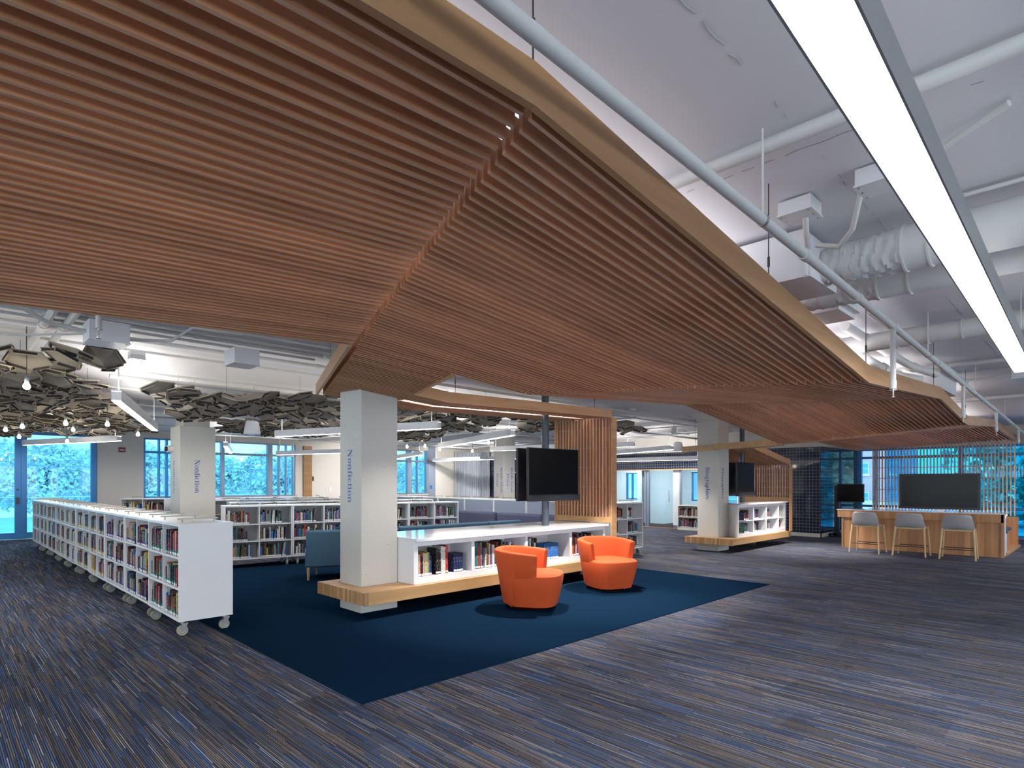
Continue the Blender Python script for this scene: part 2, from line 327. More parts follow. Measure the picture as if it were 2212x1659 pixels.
# ------------------------------------------------------------------ room shell
CZ = 3.05
XW, YW = 20.8, 20.4      # window wall to the right, window wall at the back
struct(MB().box((-6, -7, -0.2), (XW, YW, 0)).build('floor', 'striped_carpet', smooth=False))
struct(MB().box((-6, -7, CZ), (XW + 0.3, YW + 0.3, CZ + 0.25)).build('ceiling', 'ceiling_paint', smooth=False))
struct(MB().box((-6.2, -7, 0), (-6, YW, 0.4)).box((-6.2, -7, 2.7), (-6, YW, CZ)).box((-6.2, 13.2, 0.4), (-6, YW, 2.7)).box((-6.2, -7, 0.4), (-6, -5.2, 2.7)).build('wall_left', 'wall_paint', smooth=False))
struct(MB().box((-6.15, -5.2, 0.4), (-6.14, 13.2, 2.7)).build('window_10', 'clear_glass', smooth=False))
struct(MB().box((-6.2, -7.2, 0), (XW, -7, 0.4)).box((-6.2, -7.2, 2.7), (XW, -7, CZ)).box((14.2, -7.2, 0.4), (XW, -7, 2.7)).build('wall_front', 'wall_paint', smooth=False))
struct(MB().box((-6.2, -7.15, 0.4), (14.2, -7.14, 2.7)).build('window_11', 'clear_glass', smooth=False))
# back wall: solid runs between the window openings
WT = 0.3
def back_run(x0, x1, m='wall_paint', z0=0, z1=CZ): return MB().box((x0, YW, z0), (x1, YW + WT, z1))
HZ = 2.86; SZ = 1.03
b = MB()
for x0, x1 in ((-6, -2.2), (3.41, 4.56), (9.25, 13.0), (15.05, 17.5)): b.box((x0, YW, 0), (x1, YW + WT, CZ))
for x0, x1, z0 in ((-2.2, 3.41, 0), (4.56, 5.95, SZ), (5.95, 9.25, SZ), (13.0, 15.05, SZ)):
    b.box((x0, YW, HZ), (x1, YW + WT, CZ))
    if z0: b.box((x0, YW, 0), (x1, YW + WT, z0))
struct(b.build('wall_back', 'wall_paint', smooth=False))
struct(MB().box((15.05, YW - 0.012, 0), (15.42, YW - 0.001, CZ - 0.02)).build('trim_1', 'grey_blue_panel', smooth=False))
# right wall: tiled, with a long glazed opening
b = MB(); b.box((17.5, 5.69, 0.1), (17.7, 7.35, 2.5)).box((17.5, 7.35, 1.96), (17.7, 17.9, 2.5)).box((17.5, 17.9, 0.1), (17.7, YW, 2.5))
struct(b.build('wall_right', 'tile_y', smooth=False))
struct(MB().box((17.7, 5.69, 0.1), (XW, 5.85, 2.5)).build('wall_tiled_return', 'tile_x', smooth=False))
struct(MB().box((17.44, 5.63, 2.5), (XW, YW, 2.62)).box((17.52, 5.7, 2.62), (XW, YW, CZ)).build('trim_2', 'wall_paint', smooth=False))
struct(MB().box((17.47, 5.66, 0), (17.5, 7.35, 0.1)).box((17.47, 5.66, 0), (XW, 5.69, 0.1)).box((17.47, 17.9, 0), (17.5, YW, 0.1)).build('baseboard_right', 'wall_paint', smooth=False))
struct(MB().box((17.43, 7.35, 1.925), (17.56, 17.9, 1.96)).box((17.43, 7.35, 0), (17.5, 17.9, 0.012)).build('trim_3', 'bench_wood', smooth=False))
# glazed front of the office behind it
b = MB()
for y0, y1 in ((7.45, 8.9), (8.95, 9.98), (11.35, 14.0), (14.05, 17.8)): b.box((17.585, y0, 0.12), (17.595, y1, 1.92))
g = struct(b.build('window_1', 'clear_glass', smooth=False))
b = MB()
for y, w in ((7.4, 0.09), (8.92, 0.05), (10.01, 0.05), (11.24, 0.09), (11.33, 0.05), (14.02, 0.05), (17.85, 0.1)): b.box((17.56, y - w / 2, 0), (17.64, y + w / 2, 1.925))
o = b.build('window_frame', 'alu_frame', g, smooth=False)
MB().box((17.57, 7.4, 0), (17.63, 10.0, 0.12)).box((17.57, 11.3, 0), (17.63, 17.8, 0.12)).build('baseboard', 'dark_trim', g, smooth=False)
d = empty('door_1', (17.6, 10.7, 0)); struct(d)
MB().box((17.585, 10.3, 0.12), (17.6, 11.2, 1.90)).build('glass_pane', 'clear_glass', d, smooth=False)
MB().box((17.57, 10.29, 0.0), (17.62, 11.21, 0.12)).build('kick_rail', 'dark_trim', d, smooth=False)
MB().tube([(17.53, 10.40, 0.86), (17.53, 10.40, 1.26)], 0.016).tube([(17.53, 10.40, 0.9), (17.59, 10.40, 0.9)], 0.01).tube([(17.53, 10.40, 1.22), (17.59, 10.40, 1.22)], 0.01).build('handle', 'steel', d)
struct(MB().box((17.56, 10.03, 0.1), (17.64, 10.27, 1.92)).build('wall_door_panel', 'office_wall', smooth=False))
# office interior
b = MB(); OX = 20.4
wy = [(9.4, 11.17), (13.55, 14.1), (15.2, 16.0)]
ys = [5.85] + [v for p in wy for v in p] + [YW]
for i in range(0, len(ys), 2): b.box((OX, ys[i], 0), (OX + 0.2, ys[i + 1], 2.5))
for y0, y1 in wy: b.box((OX, y0, 0), (OX + 0.2, y1, 0.82)).box((OX, y0, 1.9), (OX + 0.2, y1, 2.5))
b.box((17.9, 11.6, 0), (OX, 11.7, 2.5)).box((18.6, 14.6, 0), (OX, 14.7, 2.5)).box((17.9, 8.1, 0), (OX, 8.2, 2.5))
struct(b.build('wall_office', 'office_wall', smooth=False))
for i, (y0, y1) in enumerate(wy):
    w = struct(MB().box((OX + 0.08, y0, 0.82), (OX + 0.09, y1, 1.9)).build('window_%d' % (i + 2), 'window_glass', smooth=False))
    f = MB(); 
    for yy in (y0, (y0 + y1) / 2, y1): f.box((OX + 0.04, yy - 0.03, 0.82), (OX + 0.12, yy + 0.03, 1.9))
    f.box((OX + 0.04, y0, 0.82), (OX + 0.12, y1, 0.87)).box((OX + 0.04, y0, 1.86), (OX + 0.12, y1, 1.9)); f.build('window_frame', 'alu_blue', w, smooth=False)
for y in (9.8, 13.2): area('office_light', (19.1, y, 2.44), 1.2, 1.2, 55, col=(0.9, 0.96, 1.0))
area('office_light', (19.1, 16.3, 2.44), 1.2, 1.2, 40, col=(0.9, 0.96, 1.0))

# windows of the back wall
def window(n, x0, x1, z0, muls, rails, tint='window_glass', fr='alu_blue', wide=None):
    w = struct(MB().box((x0, YW + 0.12, z0), (x1, YW + 0.13, HZ)).build('window_%d' % n, tint, smooth=False))
    f = MB(); f.box((x0, YW + 0.05, z0), (x1, YW + 0.2, z0 + 0.05)).box((x0, YW + 0.05, HZ - 0.05), (x1, YW + 0.2, HZ))
    for x, wd in [(x0 + 0.03, 0.06), (x1 - 0.03, 0.06)] + muls: f.box((x - wd / 2, YW + 0.04, z0), (x + wd / 2, YW + 0.2, HZ))
    for xa, xb, z in rails: f.box((xa, YW + 0.05, z - 0.035), (xb, YW + 0.2, z + 0.035))
    f.build('window_frame', fr, w, smooth=False)
    if z0: MB().box((x0, YW - 0.03, z0 - 0.03), (x1, YW + 0.05, z0)).build('window_sill', 'white_lam', w, smooth=False)
    return w
window(6, 4.56, 5.95, SZ, [(4.99, 0.04), (5.2, 0.05)], [(4.56, 5.95, 2.43)])
window(7, 5.95, 9.25, SZ, [(6.83, 0.10), (8.37, 0.17), (8.70, 0.05), (8.95, 0.03)], [(5.95, 9.25, 2.45)], fr='alu_frame')
window(8, 13.0, 15.05, SZ, [(14.14, 0.20), (14.55, 0.03)], [(13.0, 15.05, 2.40)], fr='alu_frame')
# glazed doors, left end of the back wall
dg = struct(MB().box((-2.2, YW + 0.12, 0.1), (3.28, YW + 0.13, HZ)).build('door_2', 'window_glass', smooth=False))
f = MB()
for x, wd in ((-2.15, 0.1), (0.2, 0.2), (1.66, 0.12), (1.79, 0.12), (3.34, 0.14)): f.box((x - wd / 2, YW + 0.04, 0), (x + wd / 2, YW + 0.2, HZ))
f.box((-2.2, YW + 0.05, 0), (3.4, YW + 0.2, 0.17)).box((-2.2, YW + 0.05, HZ - 0.06), (3.4, YW + 0.2, HZ)).build('door_frame', 'alu_blue', dg, smooth=False)
MB().box((1.62, YW - 0.01, 0.93), (1.69, YW + 0.05, 1.11)).tube([(1.655, YW + 0.05, 1.32), (1.655, YW - 0.01, 1.32)], 0.025).build('handle', 'dark_trim', dg)

# window wall to the right
b = MB(); b.box((XW, -7, 2.55), (XW + 0.3, 5.69, CZ)).box((XW, -7, 0), (XW + 0.3, -6.0, 2.55)); struct(b.build('wall_window_side', 'wall_paint', smooth=False))
w = struct(MB().box((XW + 0.1, -6, 0.02), (XW + 0.11, 4.95, 2.55)).build('window_9', 'window_glass_deep', smooth=False))
MB().box((XW + 0.1, 4.95, 0.02), (XW + 0.11, 5.69, 2.55)).build('corner_pane', 'window_glass_pale', w, smooth=False)
f = MB()
for y, wd in ((5.64, 0.12), (5.19, 0.07), (3.07, 0.09), (0.9, 0.09), (-1.2, 0.09), (-3.4, 0.09)): f.box((XW + 0.02, y - wd / 2, 0), (XW + 0.16, y + wd / 2, 2.55))
for z in (0.03, 0.78, 2.27, 2.52): f.box((XW + 0.03, -6, z - 0.03), (XW + 0.15, 5.69, z + 0.04))
f.build('window_frame', 'alu_blue', w, smooth=False)

# ------------------------------------------------------------------ concrete columns
GL = {}   # serif letters: stems, hairlines, bowls in a 1-high em
def arc(cx, cy, rx, ry, a0, a1, tx=0.13, ty=0.035, n=14):
    q = []
    for i in range(n):
        a, b2 = R(a0 + (a1 - a0) * i / n), R(a0 + (a1 - a0) * (i + 1) / n)
        def P(t, s): k = 1 if s else 0; return (cx + (rx - k * tx) * math.cos(t), cy + (ry - k * ty) * math.sin(t))
        q.append([P(a, 0), P(b2, 0), P(b2, 1), P(a, 1)])
    return q
def bx(x0, y0, x1, y1): return [[(x0, y0), (x1, y0), (x1, y1), (x0, y1)]]
def srf(x, y, w=0.26, t=0.03): return bx(x - w / 2, y - (t if y > 0.01 else 0), x + w / 2, y + (0 if y > 0.01 else t))
X = 0.46; ST = 0.11
def stem(x, y0, y1, lo=True, hi=True):
    q = bx(x - ST / 2, y0, x + ST / 2, y1)
    if lo: q += bx(x - 0.13, y0, x + 0.13, y0 + 0.03)
    if hi: q += bx(x - 0.13, y1 - 0.03, x + 0.055, y1)
    return q
def dia(x0, y0, x1, y1, w): return [[(x0, y0), (x0 + w, y0), (x1 + w, y1), (x1, y1)]]
GL['N'] = (0.80, bx(0.12, 0, 0.16, 0.7) + srf(0.14, 0) + srf(0.10, 0.7, 0.2) + dia(0.56, 0, 0.10, 0.7, 0.15) + bx(0.63, 0, 0.67, 0.7) + srf(0.65, 0.7))
GL['o'] = (0.54, arc(0.27, X / 2, 0.23, X / 2 + 0.01, 0, 360, 0.11, 0.03, 24))
GL['n'] = (0.60, stem(0.14, 0, X) + stem(0.46, 0, 0.32, hi=False) + arc(0.33, 0.30, 0.185, 0.17, 0, 150, 0.11, 0.05, 10))
GL['f'] = (0.36, stem(0.16, 0, 0.6, hi=False) + arc(0.27, 0.58, 0.165, 0.14, 50, 180, 0.11, 0.04, 8) + bx(0.03, X - 0.03, 0.30, X))
GL['i'] = (0.30, stem(0.14, 0, X) + arc(0.13, 0.62, 0.06, 0.06, 0, 360, 0.06, 0.06, 12))
GL['c'] = (0.47, arc(0.26, X / 2, 0.22, X / 2 + 0.01, 50, 320, 0.11, 0.03, 20))
GL['t'] = (0.35, bx(0.10, 0.06, 0.21, 0.58) + arc(0.23, 0.10, 0.13, 0.10, 180, 300, 0.10, 0.04, 8) + bx(0.02, X - 0.03, 0.32, X))
GL['B'] = (0.68, stem(0.17, 0, 0.7) + bx(0.12, 0, 0.36, 0.03) + bx(0.12, 0.67, 0.34, 0.7) + bx(0.16, 0.36, 0.36, 0.39) + arc(0.34, 0.53, 0.21, 0.17, -90, 90, 0.12, 0.03) + arc(0.36, 0.195, 0.25, 0.195, -90, 90, 0.13, 0.03))
GL['g'] = (0.52, arc(0.24, 0.31, 0.17, 0.16, 0, 360, 0.08, 0.03, 20) + arc(0.25, -0.08, 0.21, 0.13, 0, 360, 0.06, 0.04, 20) + bx(0.10, 0.06, 0.34, 0.12) + bx(0.36, 0.40, 0.50, 0.46))
GL['r'] = (0.42, stem(0.15, 0, X) + arc(0.33, 0.32, 0.15, 0.15, 50, 150, 0.05, 0.08, 8))
GL['a'] = (0.50, arc(0.20, 0.14, 0.17, 0.14, 60, 330, 0.09, 0.03, 14) + bx(0.31, 0.03, 0.42, 0.34) + arc(0.26, 0.32, 0.16, 0.15, 0, 150, 0.08, 0.04, 10) + bx(0.40, 0, 0.48, 0.05))
GL['p'] = (0.58, bx(0.10, -0.22, 0.21, X) + srf(0.155, -0.2, 0.26) + bx(0.03, X - 0.03, 0.15, X) + arc(0.31, X / 2, 0.21, X / 2, 0, 360, 0.10, 0.03, 22))
GL['h'] = (0.60, stem(0.14, 0, 0.72) + stem(0.46, 0, 0.32, hi=False) + arc(0.33, 0.30, 0.185, 0.17, 0, 150, 0.11, 0.05, 10))
GL['e'] = (0.48, arc(0.25, X / 2, 0.21, X / 2 + 0.01, 0, 315, 0.10, 0.03, 20) + bx(0.08, 0.24, 0.44, 0.27))
GL['s'] = (0.42, arc(0.21, 0.34, 0.16, 0.125, 40, 250, 0.07, 0.03, 12) + arc(0.20, 0.12, 0.16, 0.125, -140, 80, 0.07, 0.03, 12) + dia(0.24, 0.13, 0.08, 0.30, 0.11))
GL['M'] = (0.94, bx(0.13, 0, 0.17, 0.7) + srf(0.15, 0) + dia(0.40, 0, 0.12, 0.7, 0.14) + dia(0.42, 0, 0.70, 0.7, 0.05) + bx(0.70, 0, 0.82, 0.7) + srf(0.76, 0) + srf(0.80, 0.7, 0.2) + srf(0.1, 0.7, 0.14))
GL['d'] = (0.58, arc(0.26, X / 2, 0.21, X / 2, 0, 360, 0.10, 0.03, 22) + bx(0.36, 0, 0.47, 0.72) + bx(0.27, 0.69, 0.38, 0.72) + bx(0.45, 0, 0.54, 0.03))
GL['l'] = (0.30, stem(0.14, 0, 0.72))
GL['G'] = (0.78, arc(0.40, 0.35, 0.34, 0.36, 40, 320, 0.13, 0.03, 24) + bx(0.56, 0.06, 0.68, 0.32) + bx(0.48, 0.29, 0.76, 0.32))
GL['F'] = (0.60, stem(0.17, 0, 0.7) + bx(0.12, 0.67, 0.55, 0.7) + bx(0.52, 0.56, 0.55, 0.7) + bx(0.2, 0.35, 0.42, 0.38) + bx(0.40, 0.29, 0.43, 0.44))
GL[' '] = (0.34, [])
def lettering(text, org, along, up, size, parent, m='letter_blue', name='lettering'):
    """org: start of the baseline; along: reading direction; up: direction of the letters' tops. 2 mm proud of the wall."""
    A, U = Vector(along), Vector(up); N = A.cross(U); b = MB(); x = 0
    for ch in text:
        w, qs = GL[ch]
        for q in qs:
            pts = [Vector(org) + A * ((x + px) * size) + U * (py * size) for px, py in q]
            b.quad([p + N * 0.003 for p in pts])
        x += w
    return b.build(name, m, parent, smooth=False)
def text_w(t): return sum(GL[c][0] for c in t)
def column(x0, y0, w, label, clad=None):
    c = empty('concrete_column', (x0 + w / 2, y0 + w / 2, 0)); tag(c, label, 'column')
    b = MB().box((x0, y0, 0), (x0 + w, y0 + w, 2.86))
    e = 0.15; a = [(x0, y0, 2.86), (x0 + w, y0, 2.86), (x0 + w, y0 + w, 2.86), (x0, y0 + w, 2.86)]
    t = [(x0 - e, y0 - e, CZ), (x0 + w + e, y0 - e, CZ), (x0 + w + e, y0 + w + e, CZ), (x0 - e, y0 + w + e, CZ)]
    b.hexa(a + t); b.build('shaft', 'concrete', c, bevel=0.008)
    if clad:
        k = (clad - w) / 2; MB().box((x0 - k, y0 - k, 0), (x0 + w + k, y0 + w + k, 2.62)).build('cladding', 'clad_paint', c, bevel=0.004)
    return c
c1 = column(3.52, 6.05, 0.49, 'rough concrete column lettered Nonfiction standing through the end of the near wooden bench')
sz = 0.635 / text_w('Nonfiction')
lettering('Nonfiction', (3.5185, 6.345, 1.90), (0, 0, -1), (0, -1, 0), sz * 1.0, c1, 'letter_lite')
c3 = column(12.31, 6.09, 0.50, 'rough concrete column lettered Biographies beside the far low white bookcase')
sz = 0.685 / text_w('Biographies')
lettering('Biographies', (12.3085, 6.385, 1.85), (0, 0, -1), (0, -1, 0), sz * 1.05, c3)
lettering('Biographies', (12.47, 6.0885, 1.84), (0, 0, -1), (1, 0, 0), sz * 1.02, c3)
c2 = column(3.56, 12.88, 0.49, 'smooth clad column lettered Nonfiction rising behind the left row of mobile bookcases', clad=0.65)
sz = 0.645 / text_w('Nonfiction')
lettering('Nonfiction', (3.745, 12.7985, 1.96), (0, 0, -1), (1, 0, 0), sz * 1.03, c2)
lettering('Nonfiction', (3.4785, 13.23, 1.955), (0, 0, -1), (0, -1, 0), sz * 1.03, c2)
cm = MB().tube([(3.48, 13.29, 2.18), (3.38, 13.29, 2.18)], [0.075, 0.07], 0, 16).tube([(3.38, 13.29, 2.18), (3.33, 13.29, 2.18)], [0.05, 0.035], 1, 14)
tag(cm.build('security_camera', ['white_plastic', 'black_plastic']), 'small white dome security camera fixed to the clad column behind the left bookcases', 'camera')
c4 = column(12.33, 12.9, 0.46, 'pale concrete column lettered Middle Grade Fiction behind the near hanging television')
sz = 0.80 / text_w('Middle Grade')
lettering('Middle Grade', (12.61, 12.8985, 1.985), (0, 0, -1), (1, 0, 0), sz, c4)
lettering('Fiction', (12.44, 12.8985, 1.78), (0, 0, -1), (1, 0, 0), sz, c4)
lettering('Middle Grade', (12.3285, 13.05, 1.98), (0, 0, -1), (0, -1, 0), sz, c4)
lettering('Fiction', (12.3285, 13.23, 1.78), (0, 0, -1), (0, -1, 0), sz, c4)

# ------------------------------------------------------------------ slatted wooden canopy (folded plates)
A0 = (1.262, 1.185, 2.6)
def bm(x): return 1.152 + 0.0265 * x
near = [(-1.8, bm(-1.8), 2.428), A0, (4.989, 1.284, 2.244), (8.06, 1.366, 2.436), (10.135, 1.421, 2.292), (13.65, 1.514, 2.506), (17.53, 1.616, 2.487), (18.2, 1.634, 2.50)]
far = [(-1.8, 4.30, 2.365), (2.436, 4.297, 2.6), (4.41, 4.29, 2.413), (7.86, 4.40, 2.628), (11.4, 4.40, 2.213), (13.98, 4.62, 2.399), (18.2, 4.98, 2.375)]
cn = empty('slatted_canopy', (1.3, 1.2, 2.6)); tag(cn, 'long folded wooden slat canopy hanging over the library floor from the ceiling', 'canopy')
b = MB()
for p, q in zip(near[:-1], near[1:]): b.board(p, q, 0.026, 0.13, 0, 1)
b.board((18.2, 1.634, 2.50), (18.2, 1.75, 2.50), 0.04, 0.13, 0, -1)
b.build('fascia_board', 'fascia_wood', cn, smooth=False)
SW, SH = 0.015, 0.09
def facet(n0, n1, f0, f1, nm='slat_panel', gap=0.017, N=None, t0=None, lift=0.006, m='slat_wood', skip=None):
    N = N or 49; b = MB()
    for i in range(1, N + 1):
        t = i / N; p, q = lerp(n0, f0, t), lerp(n1, f1, t)
        L = math.dist(p, q); k = gap / L; a, c = lerp(p, q, k), lerp(p, q, 1 - k)
        b.board((a[0], a[1] - SW / 2, a[2] + lift), (c[0], c[1] - SW / 2, c[2] + lift), SW, SH, edge=0)
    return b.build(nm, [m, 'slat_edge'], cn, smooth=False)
for i in range(5): facet(near[i], near[i + 1], far[i], far[i + 1])
facet(near[5], (18.2, 1.634, 2.50), far[5], far[6])
# cross rails and brackets lying on the slats
b = MB()
for i in range(6):
    for t in (0.06, 0.5, 0.94):
        p = lerp(near[i], near[i + 1], t); q = lerp(far[i], far[i + 1], t) if i < 6 else None
        b.board((p[0], p[1] + 0.06, p[2] + 0.1), (q[0], q[1] - 0.02, q[2] + 0.1), 0.03, 0.035)
b.build('cross_rail', 'rod_dark', cn, smooth=False)
# the part of the canopy that spreads round the lettered column
lx = lambda y: 2.45 + (y - 4.38) * 0.3894
rx = lambda y: 3.473 + (y - 4.257) * 0.36
def zz(x, y): return 2.6 + (2.5 - 2.6) * (x - lx(y)) / (rx(y) - lx(y))
b = MB(); y = 4.36
while y < 6.94:
    segs = [(lx(y) + 0.06, rx(y) - 0.015)]
    if 6.03 < y < 6.56: segs = [(lx(y) + 0.06, 3.50), (4.03, rx(y) - 0.015)]
    for xa, xb in segs: b.board((xa, y, zz(xa, y) + 0.004), (xb, y, zz(xb, y) + 0.004), SW, SH, edge=0)
    y += 0.0635
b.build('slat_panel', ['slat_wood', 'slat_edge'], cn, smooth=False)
MB().board((2.43, 4.33, 2.6), (3.46, 6.98, 2.6), 0.03, 0.13, 0, 1).board((rx(4.30), 4.30, 2.5), (rx(5.6), 5.6, 2.5), 0.03, 0.13, 0, 1).build('fascia_board', 'fascia_wood', cn, smooth=False)
# second spread, round the far column
l2 = lambda y: 11.33 + (y - 4.4) * 0.404
b = MB(); y = 4.46
while y < 6.94:
    xb = 11.6 + (y - 4.4) * 1.18 if y < 5.62 else 13.02
    segs = [(l2(y) + 0.05, xb)]
    if 6.07 < y < 6.61: segs = [(l2(y) + 0.05, 12.29), (12.83, xb)]
    for xa, xc in segs:
        if xc > xa + 0.03: b.board((xa, y, 2.215 + 0.035 * (xa - 11.8)), (xc, y, 2.215 + 0.035 * (xc - 11.8)), SW, SH, edge=0)
    y += 0.0635
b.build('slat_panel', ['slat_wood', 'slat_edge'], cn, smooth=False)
MB().board((11.30, 4.35, 2.2), (12.37, 6.98, 2.2), 0.03, 0.13, 0, 1).build('fascia_board', 'bench_wood', cn, smooth=False)

def portal(nm, label, y0, y1, pts, xs, th, ztop, zb, zs0, ledy=None):
    """overhead slatted strip that turns down into an upright slat screen and stands on the bench"""
    r = empty(nm, (xs, (y0 + y1) / 2, zb)); tag(r, label, 'screen')
    b = MB()
    for p, q in zip(pts[:-1], pts[1:]):
        n = int((y1 - y0) / 0.0635)
        for i in range(n):
            yy = y0 + 0.05 + i * (y1 - y0 - 0.06) / (n - 1)
            if ledy and abs(yy - ledy) < 0.03: continue
            k = (yy - y0) / (y1 - y0); a = (p[0] + p[2] * k, yy, p[1] + p[3] * k); c = (q[0] + q[2] * k, yy, q[1] + q[3] * k)
            b.board((a[0] + 0.01, a[1], a[2] + 0.004), (c[0], c[1], c[2] + 0.004), SW, SH, edge=0)
    b.build('slat_panel', ['slat_wood', 'slat_edge'], r, smooth=False)
    b = MB(); n = int((y1 - y0) / 0.0635)
    for i in range(n):
        yy = y0 + 0.06 + i * (y1 - y0 - 0.08) / (n - 1); b.box((xs + 0.02, yy, zs0), (xs + 0.11, yy + SW, ztop + 0.02)); b.m[-1] = 1
    b.build('upright_slats', ['slat_wood_v', 'slat_edge_v'], r, smooth=False)
    b = MB(); b.box((xs + 0.005, y0 + 0.03, zs0 - 0.09), (xs + 0.12, y1, zs0)); 
    b.build('base_rail', 'bench_wood', r, smooth=False)
    b = MB(); k = 5
    for j in range(1, k + 1):
        z = zs0 + (ztop - zs0) * (j - 0.45) / k; b.tube([(xs + 0.055, y0 + 0.03, z), (xs + 0.055, y1, z)], 0.006, 0, 6)
    b.build('tie_rod', 'steel', r)
    b = MB()
    for p, q in zip(pts[:-1], pts[1:]): b.board((p[0], y0, p[1]), (q[0], y0, q[1]), 0.03, th)
    e = pts[-1]; b.box((xs, y0, zb), (xs + th, y0 + 0.03, e[1] + 0.01)); MB().box((xs, y1, zb), (xs + th, y1 + 0.03, e[1] + 0.06)).build('end_post', 'fascia_wood', r, smooth=False)
    b.build('fascia_board', 'fascia_wood', r, smooth=False)
    if ledy:
        b = MB()
        for p, q in zip(pts[:-1], pts[1:]):
            k = (ledy - y0) / (y1 - y0); b.board((p[0] + p[2] * k, ledy - 0.006, p[1] + p[3] * k + 0.008), (q[0] + q[2] * k - 0.02, ledy - 0.006, q[1] + q[3] * k + 0.012), 0.008, 0.008)
        b.build('led_strip', 'led', r, smooth=False)
    return r
portal('slat_portal', 'wooden slat strip and upright slat screen at the end of the near low bookcase', 5.60, 6.78,
       [(3.934, 2.505, 0.43, 0.0), (4.439, 2.46, 0.32, 0.035), (7.72, 2.533, 0.0, 0.03)], 7.72, 0.13, 2.53, 0.31, 0.95, 6.13)
portal('slat_portal', 'wooden slat strip sloping down to the slat screen beside the Biographies column', 5.60, 6.88,
       [(13.02, 2.25, 0.0, 0.0), (15.10, 1.93, 0.0, 0.0)], 15.08, 0.13, 1.93, 0.31, 1.14)
# upright slat screen behind the desk
sc = empty('slat_screen', (18.2, 3.1, 0.05)); tag(sc, 'tall open wooden slat screen behind the wide display on the desk', 'screen')
b = MB(); y = 1.66
while y < 4.60:
    k = (y - 1.63) / 3.35; b.box((18.16, y - 0.012, 0.72), (18.22, y + 0.012, 2.50 - 0.125 * k)); b.m[-1] = 1; y += 0.0715
b.build('upright_slats', ['slat_wood_v', 'slat_edge_v'], sc, smooth=False)
b = MB()
for z in (1.0, 1.32, 1.62, 1.9, 2.15): b.box((18.225, 1.63, z - 0.009), (18.245, 4.6, z + 0.009))
b.build('cross_slat', 'slat_wood_v', sc, smooth=False)
MB().box((18.12, 1.6, 0.05), (18.26, 4.62, 0.70)).build('base_panel', 'desk_wood', sc, smooth=False)
b = MB(); y = 1.80
while y < 4.4: b.box((18.10, y + 0.015, 0.702), (18.15, y + 0.055, 0.716)); y += 0.0715
b.build('led_strip', 'led_warm', sc, smooth=False)
# hanging wires of the canopy
b = []
for i, (x, y, z0) in enumerate(((1.27, 1.205, 2.70), (3.1, 1.26, 2.5), (5.0, 1.31, 2.36), (7.8, 1.39, 2.52), (10.1, 1.44, 2.40), (2.42, 4.1, 2.69), (2.75, 5.3, 2.72), (9.0, 2.2, 2.5), (12.1, 2.2, 2.5), (4.55, 5.62, 2.58), (6.1, 5.62, 2.6), (7.3, 5.62, 2.65), (12.25, 6.6, 2.32), (13.9, 5.62, 2.2))):
    t = MB().tube([(x, y, z0), (x, y, CZ)], 0.003, 0, 6).tube([(x, y, z0 + 0.12), (x, y, z0 + 0.17)], 0.007, 0, 8)
    t.build('hanging_wire', 'rod_dark', cn)
# ------------------------------------------------------------------ carpet inlay
tag(MB().box((2.08, 3.57, 0.0), (8.82, 6.045, 0.006)).box((2.08, 6.545, 0.0), (8.82, 11.2, 0.006)).box((2.08, 6.045, 0.0), (3.515, 6.545, 0.006)).box((4.015, 6.045, 0.0), (8.82, 6.545, 0.006)).build('area_rug', 'rug_navy', smooth=False), 'large plain dark navy rug under the near bench and the orange chairs', 'rug')

# ------------------------------------------------------------------ books
BK = []   # (position, rotation z, tilt, size (t, d, h), colour index, style, label parts)
def shelf_books(org, th, width, height, fill, where, thick=(0.016, 0.036), hr=(0.56, 0.88), mark=None, pal=None, depth=0.16, lean=0.12, run=None):
    """org: inner left end of a shelf at its front edge; th: rotation; books run along local +X, spines facing local -Y"""
    ca, sa = math.cos(th), math.sin(th); x = 0.012; i = 0; lim = width * fill; rr = random.random
    while x < lim:
        t = random.uniform(*thick); h = height * random.uniform(*hr); d = depth * random.uniform(0.85, 1.1)
        ci = random.choice(pal) if pal else random.choices(range(NB), weights=(20, 12, 5, 9, 5, 12, 7, 2, 4, 3, 2, 9, 9, 4, 3))[0]
        if run: t, h = run[1], height * 0.62; ci = run[0]; d = depth
        tilt = 0
        if rr() < lean and x > 0.1 and not run: tilt = -random.uniform(0.05, 0.16); x += h * 0.06
        if x + t > width - 0.01: break
        inset = 0.02 + 0.012 * rr()
        px, py = x + t / 2, inset + d / 2
        P = (org[0] + ca * px - sa * py, org[1] + sa * px + ca * py, org[2])
        mk = mark if mark is not None else None
        BK.append((P, th, tilt, (t, d, h), ci, mk, where, i)); x += t + 0.0015; i += 1
    return x
